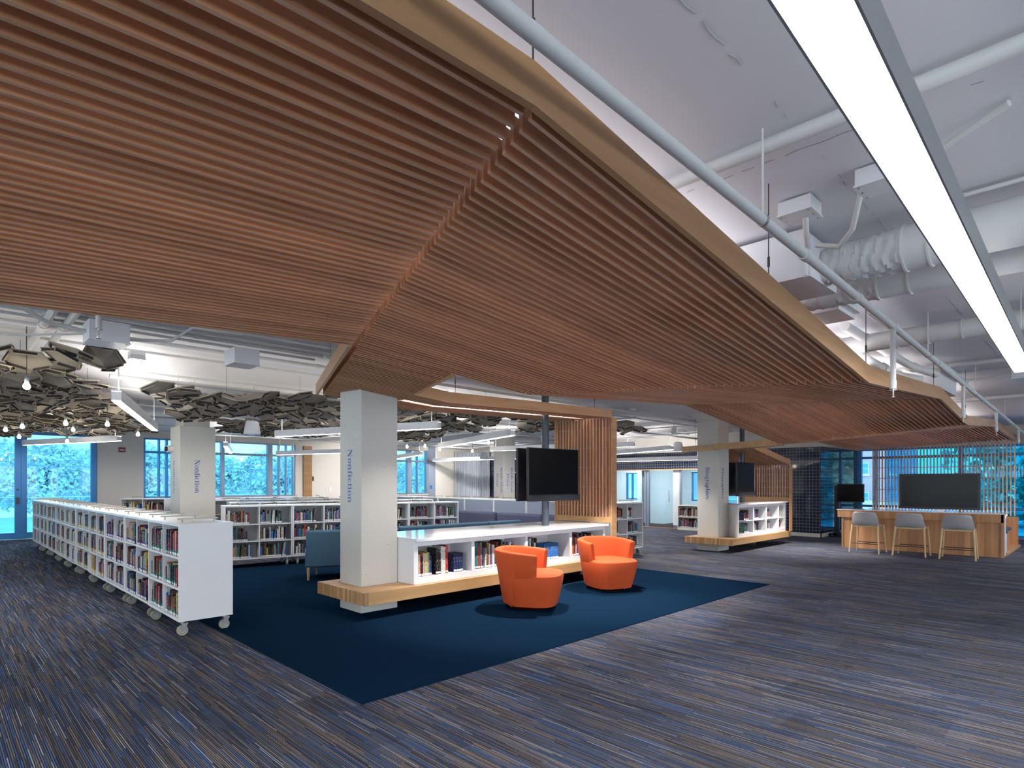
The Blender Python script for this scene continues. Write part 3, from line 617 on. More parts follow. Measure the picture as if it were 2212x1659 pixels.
def book_geo(mb, P, th, tilt, s, ci, mk, local=False):
    t, d, h = s; ca, sa = math.cos(th), math.sin(th); ct, st = math.cos(tilt), math.sin(tilt)
    def T(x, y, z):
        x2, z2 = x * ct - z * st, z * ct + x * st * 1.0
        if local: return (x2, y, z2)
        return (P[0] + ca * x2 - sa * y, P[1] + sa * x2 + ca * y, P[2] + z2 + abs(st) * t / 2)
    def bxx(a, c, m): mb.hexa([T(a[0], a[1], a[2]), T(c[0], a[1], a[2]), T(c[0], c[1], a[2]), T(a[0], c[1], a[2]), T(a[0], a[1], c[2]), T(c[0], a[1], c[2]), T(c[0], c[1], c[2]), T(a[0], c[1], c[2])], m)
    w = t / 2; cv = min(0.003, t * 0.15)
    bxx((-w, -d / 2, 0), (-w + cv, d / 2, h), ci); bxx((w - cv, -d / 2, 0), (w, d / 2, h), ci); bxx((-w + cv, -d / 2 - 0.002, 0), (w - cv, -d / 2 + cv, h), ci)
    bxx((-w + cv, -d / 2 + cv, 0.003), (w - cv, d / 2 - 0.004, h - 0.004), NB)
    yy = -d / 2 - 0.004
    bxx((-w + 0.001, yy, h * 0.03), (w - 0.001, yy + 0.001, h * 0.03 + 0.024), NB + 1)
    if mk: bxx((-w + 0.001, yy, h * 0.03 + 0.024), (w - 0.001, yy + 0.001, h * 0.03 + 0.044), NB + 1 + mk)

# ------------------------------------------------------------------ mobile bookcases
CB, CT = 0.15, 1.10     # body bottom and top
def make_case(L, D, n, panel=None, double=True, zb=CB, zt=CT, sh=3):
    r = empty('mobile_bookcase'); T = 0.02
    for s in (-1, 1): MB().box((s * L / 2, -D / 2, zb), (s * (L / 2 - T), D / 2, zt - 0.025)).build('side_panel', 'white_lam', r, smooth=False)
    MB().box((-L / 2 - 0.004, -D / 2 - 0.006, zt - 0.025), (L / 2 + 0.004, D / 2 + 0.006, zt)).build('top_panel', 'white_lam', r, smooth=False)
    MB().box((-L / 2 + T, -D / 2, zb), (L / 2 - T, D / 2, zb + 0.022)).build('bottom_panel', 'white_lam', r, smooth=False)
    if panel: MB().box((-L / 2 + T, -D / 2, zb), (L / 2 - T, -D / 2 + 0.015, zt - 0.03)).build('back_panel', panel, r, smooth=False)
    else: MB().box((-L / 2 + T, -0.006, zb), (L / 2 - T, 0.006, zt - 0.03)).build('back_panel', 'peg_grey', r, smooth=False)
    bw = (L - T * (n + 1)) / n; hh = (zt - 0.025 - zb - 0.022) / sh
    for i in range(1, n): x = -L / 2 + T + i * (bw + T) - T; MB().box((x, -D / 2 + 0.002, zb + 0.02), (x + T, D / 2 - 0.002, zt - 0.025)).build('divider', 'white_lam', r, smooth=False)
    if not panel:
        for k in range(1, sh):
            for i in range(n):
                x = -L / 2 + T + i * (bw + T); z = zb + 0.022 + k * hh; MB().box((x, -D / 2 + 0.004, z - 0.02), (x + bw, D / 2 - 0.004, z)).build('shelf', 'white_lam', r, smooth=False)
    for sx in (-1, 1):
        for sy in (-1, 1):
            x, y = sx * (L / 2 - 0.09), sy * (D / 2 - 0.055)
            MB().box((x - 0.04, y - 0.03, zb - 0.006), (x + 0.04, y + 0.03, zb)).tube([(x - 0.0, y, zb - 0.006), (x, y, zb - 0.03)], 0.02, 0, 10).hexa([(x - 0.02, y - 0.012, 0.045), (x + 0.02, y - 0.012, 0.045), (x + 0.02, y + 0.012, 0.045), (x - 0.02, y + 0.012, 0.045), (x - 0.022, y - 0.03 + 0.02, zb - 0.028), (x + 0.022, y - 0.03 + 0.02, zb - 0.028), (x + 0.022, y + 0.03 + 0.02, zb - 0.028), (x - 0.022, y + 0.03 + 0.02, zb - 0.028)]).tube([(x - 0.014, y, 0.05), (x + 0.014, y, 0.05)], 0.05, 1, 22).tube([(x - 0.017, y, 0.05), (x + 0.017, y, 0.05)], 0.024, 0, 14).build('caster', ['zinc', 'rubber_beige'], r)
    for sx in (-0.55, 0.55):
        x = sx * L / 2; MB().box((x - 0.006, -D / 2 + 0.06, zt + 0.028), (x + 0.006, D / 2 - 0.06, zt + 0.044)).tube([(x, -D / 2 + 0.1, zt), (x, -D / 2 + 0.1, zt + 0.03)], 0.006).tube([(x, D / 2 - 0.1, zt), (x, D / 2 - 0.1, zt + 0.03)], 0.006).build('top_rail', 'rail_steel', r)
    return r
def case_books(loc, th, L, D, n, names, fill=(0.75, 0.97), mark=None, sh=3, zb=CB, zt=CT, **kw):
    T = 0.02; bw = (L - T * (n + 1)) / n; hh = (zt - 0.025 - zb - 0.022) / sh; ca, sa = math.cos(th), math.sin(th)
    for i in range(n):
        for k in range(sh):
            lx_, ly_ = -L / 2 + T + i * (bw + T), -D / 2; z = zb + 0.022 + k * hh
            shn = ('bottom', 'middle', 'top')[k] if sh == 3 else ('lower', 'upper')[k]
            nm = '%s shelf, %s' % (shn, names[i])
            shelf_books((loc[0] + ca * lx_ - sa * ly_, loc[1] + sa * lx_ + ca * ly_, z + 0.001), th, bw, hh - 0.02, random.uniform(*fill), nm, mark=mark, **kw)
L1, D1 = 1.13, 0.50
proto = make_case(L1, D1, 2)
first = [True]
def place(pr, loc, th, label, group):
    o = pr if first[0] else copy_tree(pr); first[0] = False
    o.location = loc; o.rotation_euler = (0, 0, th); tag(o, label, 'bookcase', group); return o
TH = -math.pi / 2
WH = ['closest to the camera', 'second from the navy rug end', 'third from the navy rug end', 'fourth from the navy rug end', 'fifth from the navy rug end', 'sixth from the navy rug end', 'seventh from the navy rug end', 'eighth from the navy rug end', 'ninth from the navy rug end', 'last one by the glass doors']
for k in range(10):
    yc = 6.345 + L1 / 2 + k * (L1 + 0.012)
    place(proto, (1.965 + (0.008 if k % 3 == 1 else -0.006 * (k % 2)), yc, 0), TH, 'white mobile bookcase in the left row, ' + (WH[k] if k else 'its end panel closest to the camera'), 'mobile bookcases of the left row')
    nn = ['%s bay of %s left-row bookcase' % (s, 'nearest' if k == 0 else ordn(k)) for s in ('far', 'near')]
    case_books((1.965, yc), TH, L1, D1, 2, nn, mark=[4, 3, 3, 2, 2, None, None, None, None, None][k] if k < 5 else None, fill=(0.72, 0.97) if k < 6 else (0.8, 0.97))
# rear row, facing the camera across the rug
a0, a1 = (3.62, 10.78), (8.07, 9.85); th2 = math.atan2(a1[1] - a0[1], a1[0] - a0[0]); dL = math.dist(a0, a1) / 4
for k in range(4):
    m = lerp(a0, a1, (k + 0.5) / 4); c = (m[0] - math.sin(th2) * D1 / 2, m[1] + math.cos(th2) * D1 / 2)
    place(proto, (*c, 0), th2, 'white mobile bookcase behind the navy rug, %s of its row' % ['left end', 'second', 'third', 'right end'][k], 'mobile bookcases behind the rug')
    case_books(c, th2, L1, D1, 2, ['left bay of %s case behind rug' % ordn(k), 'right bay of %s case behind rug' % ordn(k)], fill=(0.6, 0.95))
# rows further back: only their tops show
for rr_, (dist, nk) in enumerate(((2.0, 5), (3.9, 5), (5.8, 5))):
    for k in range(nk):
        m = lerp(a0, a1, (k - 0.2 + 0.35 * rr_) / 4); c = (m[0] - math.sin(th2) * (dist + D1 / 2), m[1] + math.cos(th2) * (dist + D1 / 2))
        if c[0] > 8.7: continue
        if math.dist(c, (3.81, 13.1)) < 0.75 or math.dist(c, (4.05, 17.6)) < 1.3 or math.dist(c, (4.98, 16.75)) < 1.3: continue
        place(proto, (*c, 0), th2, 'white mobile bookcase top, case %s of the %s row behind the rug row' % (ordn(k), ordn(rr_ + 1)), 'mobile bookcases further back')
place(proto, (4.05, 17.6, 0), R(-45), 'white bookcase end seen behind the left row, beside the wall alarm', 'bookcases by the back wall')
case_books((4.05, 17.6), R(-45), L1, D1, 2, ['left bay of case near wall alarm', 'right bay of case near wall alarm'])
place(proto, (4.98, 16.75, 0), R(-45), 'white bookcase end seen behind the left row, just left of the clad column', 'bookcases by the back wall')
case_books((4.98, 16.75), R(-45), L1, D1, 2, ['left bay of case beside clad column', 'right bay of case beside clad column'])
place(proto, (10.08, 7.18, 0), 0, 'white mobile bookcase seen past the right edge of the slat portal', None)
case_books((10.08, 7.18), 0, L1, D1, 2, ['left bay of case past slat portal', 'right bay of case past slat portal'], fill=(0.3, 0.75), mark=5)
pp = make_case(1.1, 0.45, 2, panel='grey_blue_panel'); first[0] = True
for k in range(6):
    place(pp, (10.12 - 0.03 * (k > 3), 9.05 + k * 1.115, 0), TH, 'mobile bookcase turned to show its grey-blue back, %s from the hanging television' % ordn(k), 'bookcases with grey-blue backs')

# ------------------------------------------------------------------ built-in islands: floating bench, low shelf, stone top
def island(x0, x1, bx0, bx1, ztop, bays, rows, label_b, label_c, label_t, yb=5.72, ledge=5.65, colx=(3.52, 4.01, 6.05)):
    t = empty('floating_bench', (x0, 6.2, 0)); tag(t, label_b, 'bench')
    MB().box((x0 + 0.045, ledge, 0.17), (x1, ledge + 0.03, 0.31)).build('front_board', 'bench_wood', t, bevel=0.003, smooth=False)
    MB().box((x0, ledge + 0.0, 0.17), (x0 + 0.045, 6.74, 0.31)).build('end_board', 'block_wood', t, bevel=0.003, smooth=False)
    ca_, cb_, cc_ = colx[0] - 0.01, colx[1] + 0.01, colx[2] - 0.01
    MB().box((x0 + 0.045, ledge + 0.03, 0.19), (x1, cc_, 0.308)).box((x0 + 0.045, cc_, 0.19), (ca_, 6.74, 0.308)).box((cb_, cc_, 0.19), (x1, 6.74, 0.308)).box((ca_, cc_ + 0.53, 0.19), (cb_, 6.74, 0.308)).build('top_board', 'bench_wood', t, smooth=False)
    b = MB()
    for q in (x0 + 0.66 * (x1 - x0), x0 + 0.93 * (x1 - x0)): b.box((q, 6.1, 0), (q + 0.12, 6.4, 0.19))
    b.build('support', 'dark_trim', t, smooth=False)
    c = empty('low_bookcase', (bx0, 6.2, 0.31)); tag(c, label_c, 'bookcase')
    zt = ztop - 0.035
    if colx[1] > bx0 + 0.06: MB().hexa([(bx0, yb, 0.31), (bx0 + 0.06, yb, 0.31), (colx[1] + 0.05, colx[2] + 0.03, 0.31), (colx[1] + 0.01, colx[2] + 0.03, 0.31), (bx0, yb, zt), (bx0 + 0.06, yb, zt), (colx[1] + 0.05, colx[2] + 0.03, zt), (colx[1] + 0.01, colx[2] + 0.03, zt)]).build('side_panel', 'white_lam', c, smooth=False)
    else: MB().box((max(bx0, colx[1] + 0.005), yb, 0.31), (bx0 + 0.06, 6.68, zt)).build('side_panel', 'white_lam', c, bevel=0.002, smooth=False)
    MB().box((bx1 - 0.05, yb, 0.31), (bx1, 6.68, zt)).build('side_panel', 'white_lam', c, smooth=False)
    bi = colx[1] + 0.06 if colx[1] > bx0 + 0.06 else bx0 + 0.05
    MB().box((bx0 + 0.05, yb + 0.005, 0.31), (bi, yb + 0.03, 0.385)).box((bi, yb + 0.005, 0.31), (bx1 - 0.05, 6.68, 0.385)).build('bottom_rail', 'white_lam', c, smooth=False)
    MB().box((bx0 + 0.05, yb + 0.005, zt - 0.06), (bi, yb + 0.03, zt)).box((bi, yb + 0.005, zt - 0.06), (bx1 - 0.05, 6.68, zt)).build('top_rail', 'white_lam', c, smooth=False)
    MB().box((bi, 6.16, 0.385), (bx1 - 0.05, 6.18, zt - 0.06)).build('back_panel', 'white_lam', c, smooth=False)
    for xa, xb in zip(bays[:-1], bays[1:]):
        MB().box((xa[1], yb + 0.003, 0.385), (xb[0], 6.16, zt - 0.06)).build('divider', 'white_lam', c, smooth=False)
    hz = (zt - 0.06 - 0.385) / rows
    for k in range(1, rows):
        for xa, xb in bays:
            xa = max(xa, bi); MB().box((xa, yb + 0.01, 0.385 + hz * k - 0.022), (xb, 6.16, 0.385 + hz * k)).build('shelf', 'white_lam', c, smooth=False)
    s = MB(); xk = max(bx0, colx[1] + 0.005)
    if xk > bx0 + 0.06: s.hexa([(bx0, yb - 0.06, zt), (bx1 + 0.02, yb - 0.06, zt), (bx1 + 0.02, 6.74, zt), (xk, 6.74, zt), (bx0, yb - 0.06, ztop), (bx1 + 0.02, yb - 0.06, ztop), (bx1 + 0.02, 6.74, ztop), (xk, 6.74, ztop)]) if False else s.box((xk, yb - 0.06, zt), (bx1 + 0.02, 6.74, ztop)).hexa([(bx0, yb - 0.06, zt), (xk, yb - 0.06, zt), (xk, colx[2] - 0.02, zt), (xk - 0.02, colx[2] - 0.02, zt), (bx0, yb - 0.06, ztop), (xk, yb - 0.06, ztop), (xk, colx[2] - 0.02, ztop), (xk - 0.02, colx[2] - 0.02, ztop)])
    else: s.box((xk, yb - 0.06, zt), (bx1 + 0.02, 6.74, ztop))
    s = s.build('stone_worktop', 'quartz', bevel=0.003, smooth=False)
    tag(s, label_t, 'worktop'); return hz
bays1 = [(4.065, 4.90), (4.95, 5.88), (5.92, 6.825), (6.88, 7.62)]
hz = island(3.33, 7.86, 4.015, 7.70, 0.85, bays1, 1, 'floating wooden bench running under the near low bookcase and round the Nonfiction column',
       'near low white bookcase with four open bays standing on the wooden bench', 'pale polished stone top on the near low bookcase')
K = BCOL.index
def isl(x0, x1, nm, fill, **kw): shelf_books((x0 + 0.01, 5.76, 0.386), 0, x1 - x0 - 0.02, hz, fill, nm, depth=0.2, **kw)
isl(4.065, 4.36, 'left group in first bay of near low bookcase', 1.0, hr=(0.55, 0.78), thick=(0.018, 0.03), pal=[K(c) for c in ('bright blue', 'navy blue', 'cream', 'yellow', 'brown', 'dark red', 'white', 'black', 'red')], lean=0)
isl(4.36, 4.62, 'middle group in first bay of near low bookcase', 1.0, hr=(0.8, 0.97), thick=(0.02, 0.05), pal=[K(c) for c in ('white', 'grey', 'black', 'red', 'white')], lean=0)
isl(4.64, 4.86, 'right group in first bay of near low bookcase', 0.9, run=(K('navy blue'), 0.036))
isl(4.95, 5.88, 'second bay of near low bookcase', 0.80, hr=(0.66, 0.95), thick=(0.02, 0.04))
isl(5.92, 6.35, 'left group in third bay of near low bookcase', 0.6, hr=(0.7, 0.95), lean=0)
isl(6.30, 6.66, 'blue set in third bay of near low bookcase', 0.95, run=(K('bright blue'), 0.034))
isl(6.88, 7.62, 'fourth bay of near low bookcase', 0.85, hr=(0.68, 0.95), lean=0)
bays2 = [(12.53, 13.23), (13.28, 13.935), (13.99, 14.64), (14.70, 15.03)]
hz2 = island(12.02, 15.25, 12.45, 15.10, 1.05, bays2, 2, 'floating wooden bench under the far low bookcase, through the Biographies column',
       'far low white bookcase with two rows of bays beside the Biographies column', 'white stone top on the far low bookcase', colx=(12.31, 12.81, 6.09))
for i, (xa, xb) in enumerate(bays2):
    xa = max(xa, 12.88)
    for k in range(2):
        shelf_books((xa + 0.01, 5.76, 0.386 + hz2 * k), 0, xb - xa - 0.02, hz2 - 0.03, (0.62, 0.58, 0.5, 0.7)[i], '%s shelf, %s bay of far low bookcase' % (('lower', 'upper')[k], ordn(i)), lean=0.05)

# cream low bookcase against the glazed wall
cb = empty('low_bookcase', (17.2, 9.0, 0)); tag(cb, 'cream two-shelf low bookcase in front of the glazed office wall', 'bookcase')
MB().box((17.08, 8.2, 0), (17.40, 8.23, 0.76)).build('side_panel', 'cream_lam', cb, smooth=False); MB().box((17.08, 9.80, 0), (17.40, 9.83, 0.76)).build('side_panel', 'cream_lam', cb, smooth=False)
MB().box((17.06, 8.19, 0.76), (17.41, 9.84, 0.79)).build('top_panel', 'cream_lam', cb, smooth=False)
MB().box((17.08, 8.23, 0), (17.40, 9.80, 0.08)).build('plinth', 'cream_lam', cb, smooth=False)
MB().box((17.08, 8.23, 0.40), (17.39, 9.80, 0.425)).build('shelf', 'cream_lam', cb, smooth=False)
MB().box((17.385, 8.23, 0.08), (17.40, 9.80, 0.76)).build('back_panel', 'cream_lam', cb, smooth=False)
for k, z in enumerate((0.082, 0.427)): shelf_books((17.08, 9.79, z), TH, 1.55, 0.32, 0.95, '%s shelf of cream bookcase' % ('lower', 'upper')[k], lean=0.2)

# put the books out: the 300 that show largest are single books, the rest one mass
BK.sort(key=lambda q: -q[3][2] * (q[3][0] ** 0.5) / math.hypot(q[0][0], q[0][1]) ** 1.5)
for P, th, tilt, s, ci, mk, where, i in BK[:300]:
    b = MB(); book_geo(b, P, th, tilt, s, ci, mk, local=True)
    o = b.build('book', BM, smooth=False); o.location = (P[0], P[1], P[2] + abs(math.sin(tilt)) * s[0] / 2); o.rotation_euler = (0, 0, th)
    lb = '%s book, %s along, %s' % (BCOL[ci], ordn(i), where)
    tag(o, ' '.join(lb.split()[:16]), 'book', 'library books on the shelves')
b = MB()
for P, th, tilt, s, ci, mk, where, i in BK[300:]: book_geo(b, P, th, tilt, s, ci, mk)
o = b.build('books', BM, smooth=False); tag(o, 'the many smaller library books filling the bookcases further off', 'books', 'library books on the shelves', 'stuff')

# ------------------------------------------------------------------ orange swivel chairs
def sring(rx_, ry_, z, cx=0, n=48, e=2.6, bulge=0.0):
    out = []
    for j in range(n):
        a = 2 * math.pi * j / n; c, s_ = math.cos(a), math.sin(a)
        out.append((cx + math.copysign(abs(c) ** (2 / e), c) * rx_, math.copysign(abs(s_) ** (2 / e), s_) * ry_, z))
    return out
def orange_chair(loc, yaw, label):
    r = empty('swivel_chair'); tag(r, label, 'chair', 'orange swivel chairs')
    # seat body: tapers to the floor
    prof = [(0.045, 0.255, 0.245), (0.055, 0.285, 0.275), (0.15, 0.312, 0.300), (0.28, 0.342, 0.330), (0.385, 0.358, 0.348), (0.415, 0.352, 0.342), (0.432, 0.330, 0.320), (0.440, 0.26, 0.25), (0.442, 0.12, 0.12)]
    MB().rings([sring(a, c, z, 0.045, e=3.3) for z, a, c in prof]).build('seat', 'orange_wool', r)
    # backrest wrapping round: from -116 to 116 degrees about the back
    def ro(a, z): k = (z - 0.05) / 0.67; return (0.285 + 0.115 * k, 0.275 + 0.11 * k)
    n = 40; TT = 0.075; secs = []
    for i in range(n + 1):
        u = -1 + 2 * i / n; a = math.pi + R(112) * u; w = abs(u)
        zt = 0.715 - 0.05 * w ** 2.2; lowz = 0.07 if w < 0.62 else 0.395
        if 0.62 <= w < 0.68: lowz = 0.07 + (w - 0.62) / 0.06 * 0.325
        pts = []
        def P(z, ins):
            rx_, ry_ = ro(a, z); rx_ -= ins; ry_ -= ins; c, s_ = math.cos(a), math.sin(a); e = 2.3
            return (math.copysign(abs(c) ** (2 / e), c) * rx_, math.copysign(abs(s_) ** (2 / e), s_) * ry_, z)
        endk = 0.014 if w > 0.97 else 0
        rr2 = 0.02
        prof2 = [(lowz, 0.02), (lowz, -0.014 + endk * .5), (lowz + 0.03, -0.022 + endk), (zt - 0.03, -0.022 + endk), (zt - 0.008, -0.012 + endk), (zt, 0.006), (zt, TT - 0.03), (zt - 0.008, TT - 0.008 - endk), (zt - 0.03, TT - endk), (max(lowz, 0.43) - 0.02, TT - endk)]
        secs.append([P(z, ins) for z, ins in prof2])
    MB().rings(secs).build('backrest', 'orange_wool', r, bevel=0.006)
    s = MB()
    for sg in (-1, 1): 
        pts = []
        for z in (0.07, 0.2, 0.3, 0.39): 
            rx_, ry_ = ro(0, z); a = math.pi + sg * R(112) * 0.66; c, s_ = math.cos(a), math.sin(a); e = 2.3
            pts.append((math.copysign(abs(c) ** (2 / e), c) * (rx_ + 0.020), math.copysign(abs(s_) ** (2 / e), s_) * (ry_ + 0.020), z))
        s.tube(pts, 0.004, 0, 6)
    s.build('seam', 'orange_wool', r)
    MB().lathe((0.02, 0, 0), [(0.235, 0.0), (0.24, 0.004), (0.24, 0.014), (0.232, 0.02), (0.10, 0.022), (0.09, 0.046)], 0, 40).build('swivel_base', 'chrome', r)
    r.location = (loc[0], loc[1], 0.006); r.rotation_euler = (0, 0, yaw); return r
orange_chair((5.13, 4.93), R(-58), 'orange barrel swivel chair with its curved back to the second bay of books')
orange_chair((6.80, 5.02), R(-112), 'orange barrel swivel chair facing out beside the slat portal end of the bench')

# ------------------------------------------------------------------ grey shell stools
def stool():
    r = empty('counter_stool')
    def sheet(pr, w, th=0.012):   # profile of (x, z, halfwidth, curl)
        top = []; bot = []
        for x, z, hw, cu in pr:
            row = []; row2 = []
            for j in range(13):
                s_ = -1 + j / 6; y = hw * s_; q = cu * s_ * s_
                row.append((x + q, y, z + abs(s_) ** 4 * w)); row2.append((x + q - th, y * 0.99, z + abs(s_) ** 4 * w - th))
            top.append(row); bot.append(row2)
        rg = [t + list(reversed(b2)) for t, b2 in zip(top, bot)]
        return MB().rings(rg)
    sheet([(0.22, 0.585, 0.20, 0), (0.19, 0.605, 0.235, 0), (0.05, 0.60, 0.25, 0), (-0.10, 0.595, 0.26, 0), (-0.17, 0.60, 0.265, 0.02), (-0.215, 0.64, 0.265, 0.05), (-0.245, 0.70, 0.255, 0.06), (-0.262, 0.78, 0.24, 0.06), (-0.275, 0.85, 0.222, 0.055), (-0.28, 0.872, 0.20, 0.05), (-0.281, 0.880, 0.165, 0.04)], 0.0).build('seat_shell', 'grey_shell', r)
    b = MB(); b.box((-0.17, -0.24, 0.555), (-0.14, 0.24, 0.585)).box((0.15, -0.22, 0.555), (0.18, 0.22, 0.585)); b.box((-0.16, -0.24, 0.555), (0.17, -0.21, 0.585)).box((-0.16, 0.21, 0.555), (0.17, 0.24, 0.585)); b.build('seat_frame', 'leg_wood', r, bevel=0.004)
    for sx, sy in ((-1, -1), (-1, 1), (1, -1), (1, 1)):
        MB().tube([(sx * 0.175, sy * 0.245, 0.60), (sx * 0.25, sy * 0.285, 0.0)], [0.021, 0.015], 0, 12).build('leg', 'leg_wood', r)
    MB().tube([(-0.225, -0.272, 0.20), (-0.225, 0.272, 0.20)], 0.008).tube([(0.225, -0.272, 0.20), (0.225, 0.272, 0.20)], 0.008).tube([(-0.225, 0, 0.20), (0.225, 0, 0.20)], 0.006).build('foot_rail', 'black_plastic', r)
    return r
s0 = stool()
for i, (x, y, lb) in enumerate(((14.46, 2.17, 'grey shell counter stool at the desk, closest to the desk end panel'), (14.46, 2.955, 'middle one of the three grey shell stools at the wooden desk'), (14.48, 3.76, 'grey shell counter stool at the desk, nearest the tiled wall'))):
    o = s0 if i == 0 else copy_tree(s0); o.location = (x, y, 0); o.rotation_euler = (0, 0, R(4 - 3 * i)); tag(o, lb, 'stool', 'grey stools at the desk')

# ------------------------------------------------------------------ desk with booth
dk = empty('service_desk', (15.5, 3.0, 0)); tag(dk, 'long wooden high desk with vertical boards facing the three grey stools', 'desk')
MB().box((15.26, 1.60, 0), (15.30, 4.46, 0.70)).build('front_panel', 'desk_wood', dk, smooth=False)
MB().box((15.22, 1.56, 0.70), (15.27, 4.58, 0.865)).build('apron', 'desk_wood', dk, smooth=False)
MB().box((15.22, 1.55, 0.0), (15.30, 1.60, 0.872)).box((15.24, 4.46, 0), (15.30, 4.50, 0.70)).build('end_post', 'desk_wood', dk, smooth=False)
MB().box((15.21, 1.545, 0.865), (15.95, 4.60, 0.885)).build('desktop', 'quartz', dk, bevel=0.002, smooth=False)
MB().box((15.30, 1.58, 0.0), (15.75, 1.62, 0.865)).box((15.30, 4.42, 0), (15.75, 4.46, 0.865)).build('side_panel', 'white_lam', dk, smooth=False)
bt = empty('booth_bench', (16.2, 3.0, 0)); tag(bt, 'upholstered booth seat hidden behind the wooden desk, its edge showing', 'bench')
MB().box((15.78, 1.62, 0.05), (16.35, 4.4, 0.42)).build('seat_base', 'white_lam', bt, smooth=False)
MB().box((15.98, 1.60, 0.42), (16.40, 4.4, 0.52)).build('seat_cushion', 'slate_wool', bt, bevel=0.03)
MB().box((15.86, 1.60, 0.45), (15.975, 4.4, 0.85)).build('back_cushion', 'slate_wool', bt, bevel=0.03)
pf = MB().box((15.78, 1.56, 0.0), (18.28, 4.62, 0.048)).build('timber_platform', 'bench_wood', smooth=False); tag(pf, 'thin timber floor platform joining the desk to the slat screen', 'platform')
ob = empty('booth_bench', (17.7, 3.0, 0)); tag(ob, 'wooden booth bench standing against the slat screen base', 'bench')
MB().box((17.45, 1.72, 0.05), (18.1, 4.5, 0.40)).build('seat_base', 'desk_wood', ob, smooth=False)
MB().box((17.42, 1.70, 0.40), (17.95, 4.5, 0.48)).build('seat_cushion', 'slate_wool', ob, bevel=0.03)
# wide display on the desk
dp = empty('wide_display', (15.66, 2.7, 0.885)); tag(dp, 'very wide black display standing on the wooden desk', 'television')
MB().box((15.63, 1.98, 0.925), (15.70, 3.43, 1.70)).build('housing', 'black_plastic', dp, bevel=0.004)
MB().box((15.626, 2.03, 0.975), (15.632, 3.38, 1.655)).build('screen', 'screen', dp, smooth=False)
MB().box((15.58, 2.58, 0.885), (15.78, 2.78, 0.895)).box((15.64, 2.62, 0.895), (15.69, 2.74, 0.94)).build('foot', 'zinc', dp, smooth=False)

# ------------------------------------------------------------------ televisions on poles
def pole(name, x, y, z0, z1, r, label):
    tag(MB().tube([(x, y, z0), (x, y, z1)], r, 0, 24).build(name, 'grey_steel'), label, 'pole')
pole('steel_pole', 6.70, 6.10, 0.85, CZ, 0.055, 'dark grey steel pole rising from the near stone top through the slat strip')
pole('steel_pole', 13.55, 6.12, 1.05, CZ, 0.055, 'dark grey steel pole rising from the far stone top beside the Biographies column')
def tv(loc, yaw, w, z0, z1, label, double=True):
    r = empty('television'); tag(r, label, 'television', 'televisions hung on poles')
    MB().box((-w / 2, -0.05, z0), (w / 2, 0.0, z1)).build('housing', 'black_plastic', r, bevel=0.006)
    MB().box((-w / 2 + 0.012, -0.052, z0 + 0.10), (w / 2 - 0.012, -0.046, z1 - 0.012)).build('screen', 'screen', r, smooth=False)
    MB().box((-w / 2, -0.085, z0 - 0.0), (w / 2, -0.045, z0 + 0.09)).build('soundbar', 'black_plastic', r, bevel=0.008)
    MB().box((-0.12, 0.0, z0 + 0.25), (0.12, 0.07, z1 - 0.2)).build('mount', 'black_plastic', r, smooth=False)
    if double:
        MB().box((-w / 2 - 0.0, 0.185, z0), (w / 2, 0.235, z1)).box((-0.12, 0.17, z0 + 0.2), (0.12, 0.19, z1 - 0.2)).build('rear_display', 'black_plastic', r, bevel=0.006)
    r.location = (loc[0], loc[1], 0); r.rotation_euler = (0, 0, yaw); return r
tv((6.76, 6.015), R(-4), 1.06, 1.225, 2.02, 'black flat television hanging on the near pole above the stone top')
tv((13.27, 5.95), R(1), 0.92, 1.20, 1.965, 'black flat television on the far pole beside the Biographies column')
t3 = empty('television_cart', (18.1, 5.15, 0)); tag(t3, 'black rolling stand holding a television by the tiled corner', 'television')
MB().box((17.95, 4.75, 0.97), (18.0, 5.42, 1.47)).build('housing', 'black_plastic', t3, bevel=0.005)
MB().box((17.944, 4.77, 1.0), (17.95, 5.40, 1.45)).build('screen', 'screen', t3, smooth=False)
MB().box((18.0, 5.38, 0.08), (18.08, 5.50, 1.42)).box((18.0, 4.9, 1.15), (18.06, 5.45, 1.25)).build('mast', 'grey_steel', t3, smooth=False)
MB().box((17.85, 5.0, 0.06), (17.92, 5.6, 0.10)).box((18.2, 5.0, 0.06), (18.27, 5.6, 0.10)).box((17.85, 5.38, 0.06), (18.27, 5.46, 0.11)).build('cart_base', 'black_plastic', t3, smooth=False)
for x in (17.885, 18.235):
    for y in (5.03, 5.57): MB().tube([(x - 0.015, y, 0.035), (x + 0.015, y, 0.035)], 0.035, 0, 14).build('caster', 'rubber_black', t3)

# ------------------------------------------------------------------ sofas
def slab_sofa(name, x, y0, y1, label, m='slate_wool'):
    r = empty(name, (x, (y0 + y1) / 2, 0)); tag(r, label, 'sofa', 'slate blue sofas')
    MB().box((x + 0.10, y0, 0.40), (x + 0.28, y1, 0.80)).build('backrest', m, r, bevel=0.06)
    MB().box((x - 0.50, y0 + 0.01, 0.17), (x + 0.12, y1 - 0.01, 0.42)).build('seat', m, r, bevel=0.04)
    for a in (-0.42, 0.18):
        for yy in (y0 + 0.12, y1 - 0.12): MB().tube([(x + a, yy, 0.18), (x + a, yy, 0.0)], [0.022, 0.014], 0, 10).build('leg', 'leg_wood', r)
slab_sofa('sofa', 9.50, 10.40, 12.1, 'slate blue sofa back beside the end of the bookcase row behind the rug')
slab_sofa('sofa', 9.50, 8.88, 10.32, 'slate blue sofa back directly left of the hanging television pole')
slab_sofa('sofa', 9.50, 7.3, 8.78, 'slate blue sofa back showing between the pole and the slat portal')
ts = empty('curved_sofa', (6.0, 8.3, 0)); tag(ts, 'long teal curved sofa with its back to the near low bookcase', 'sofa')
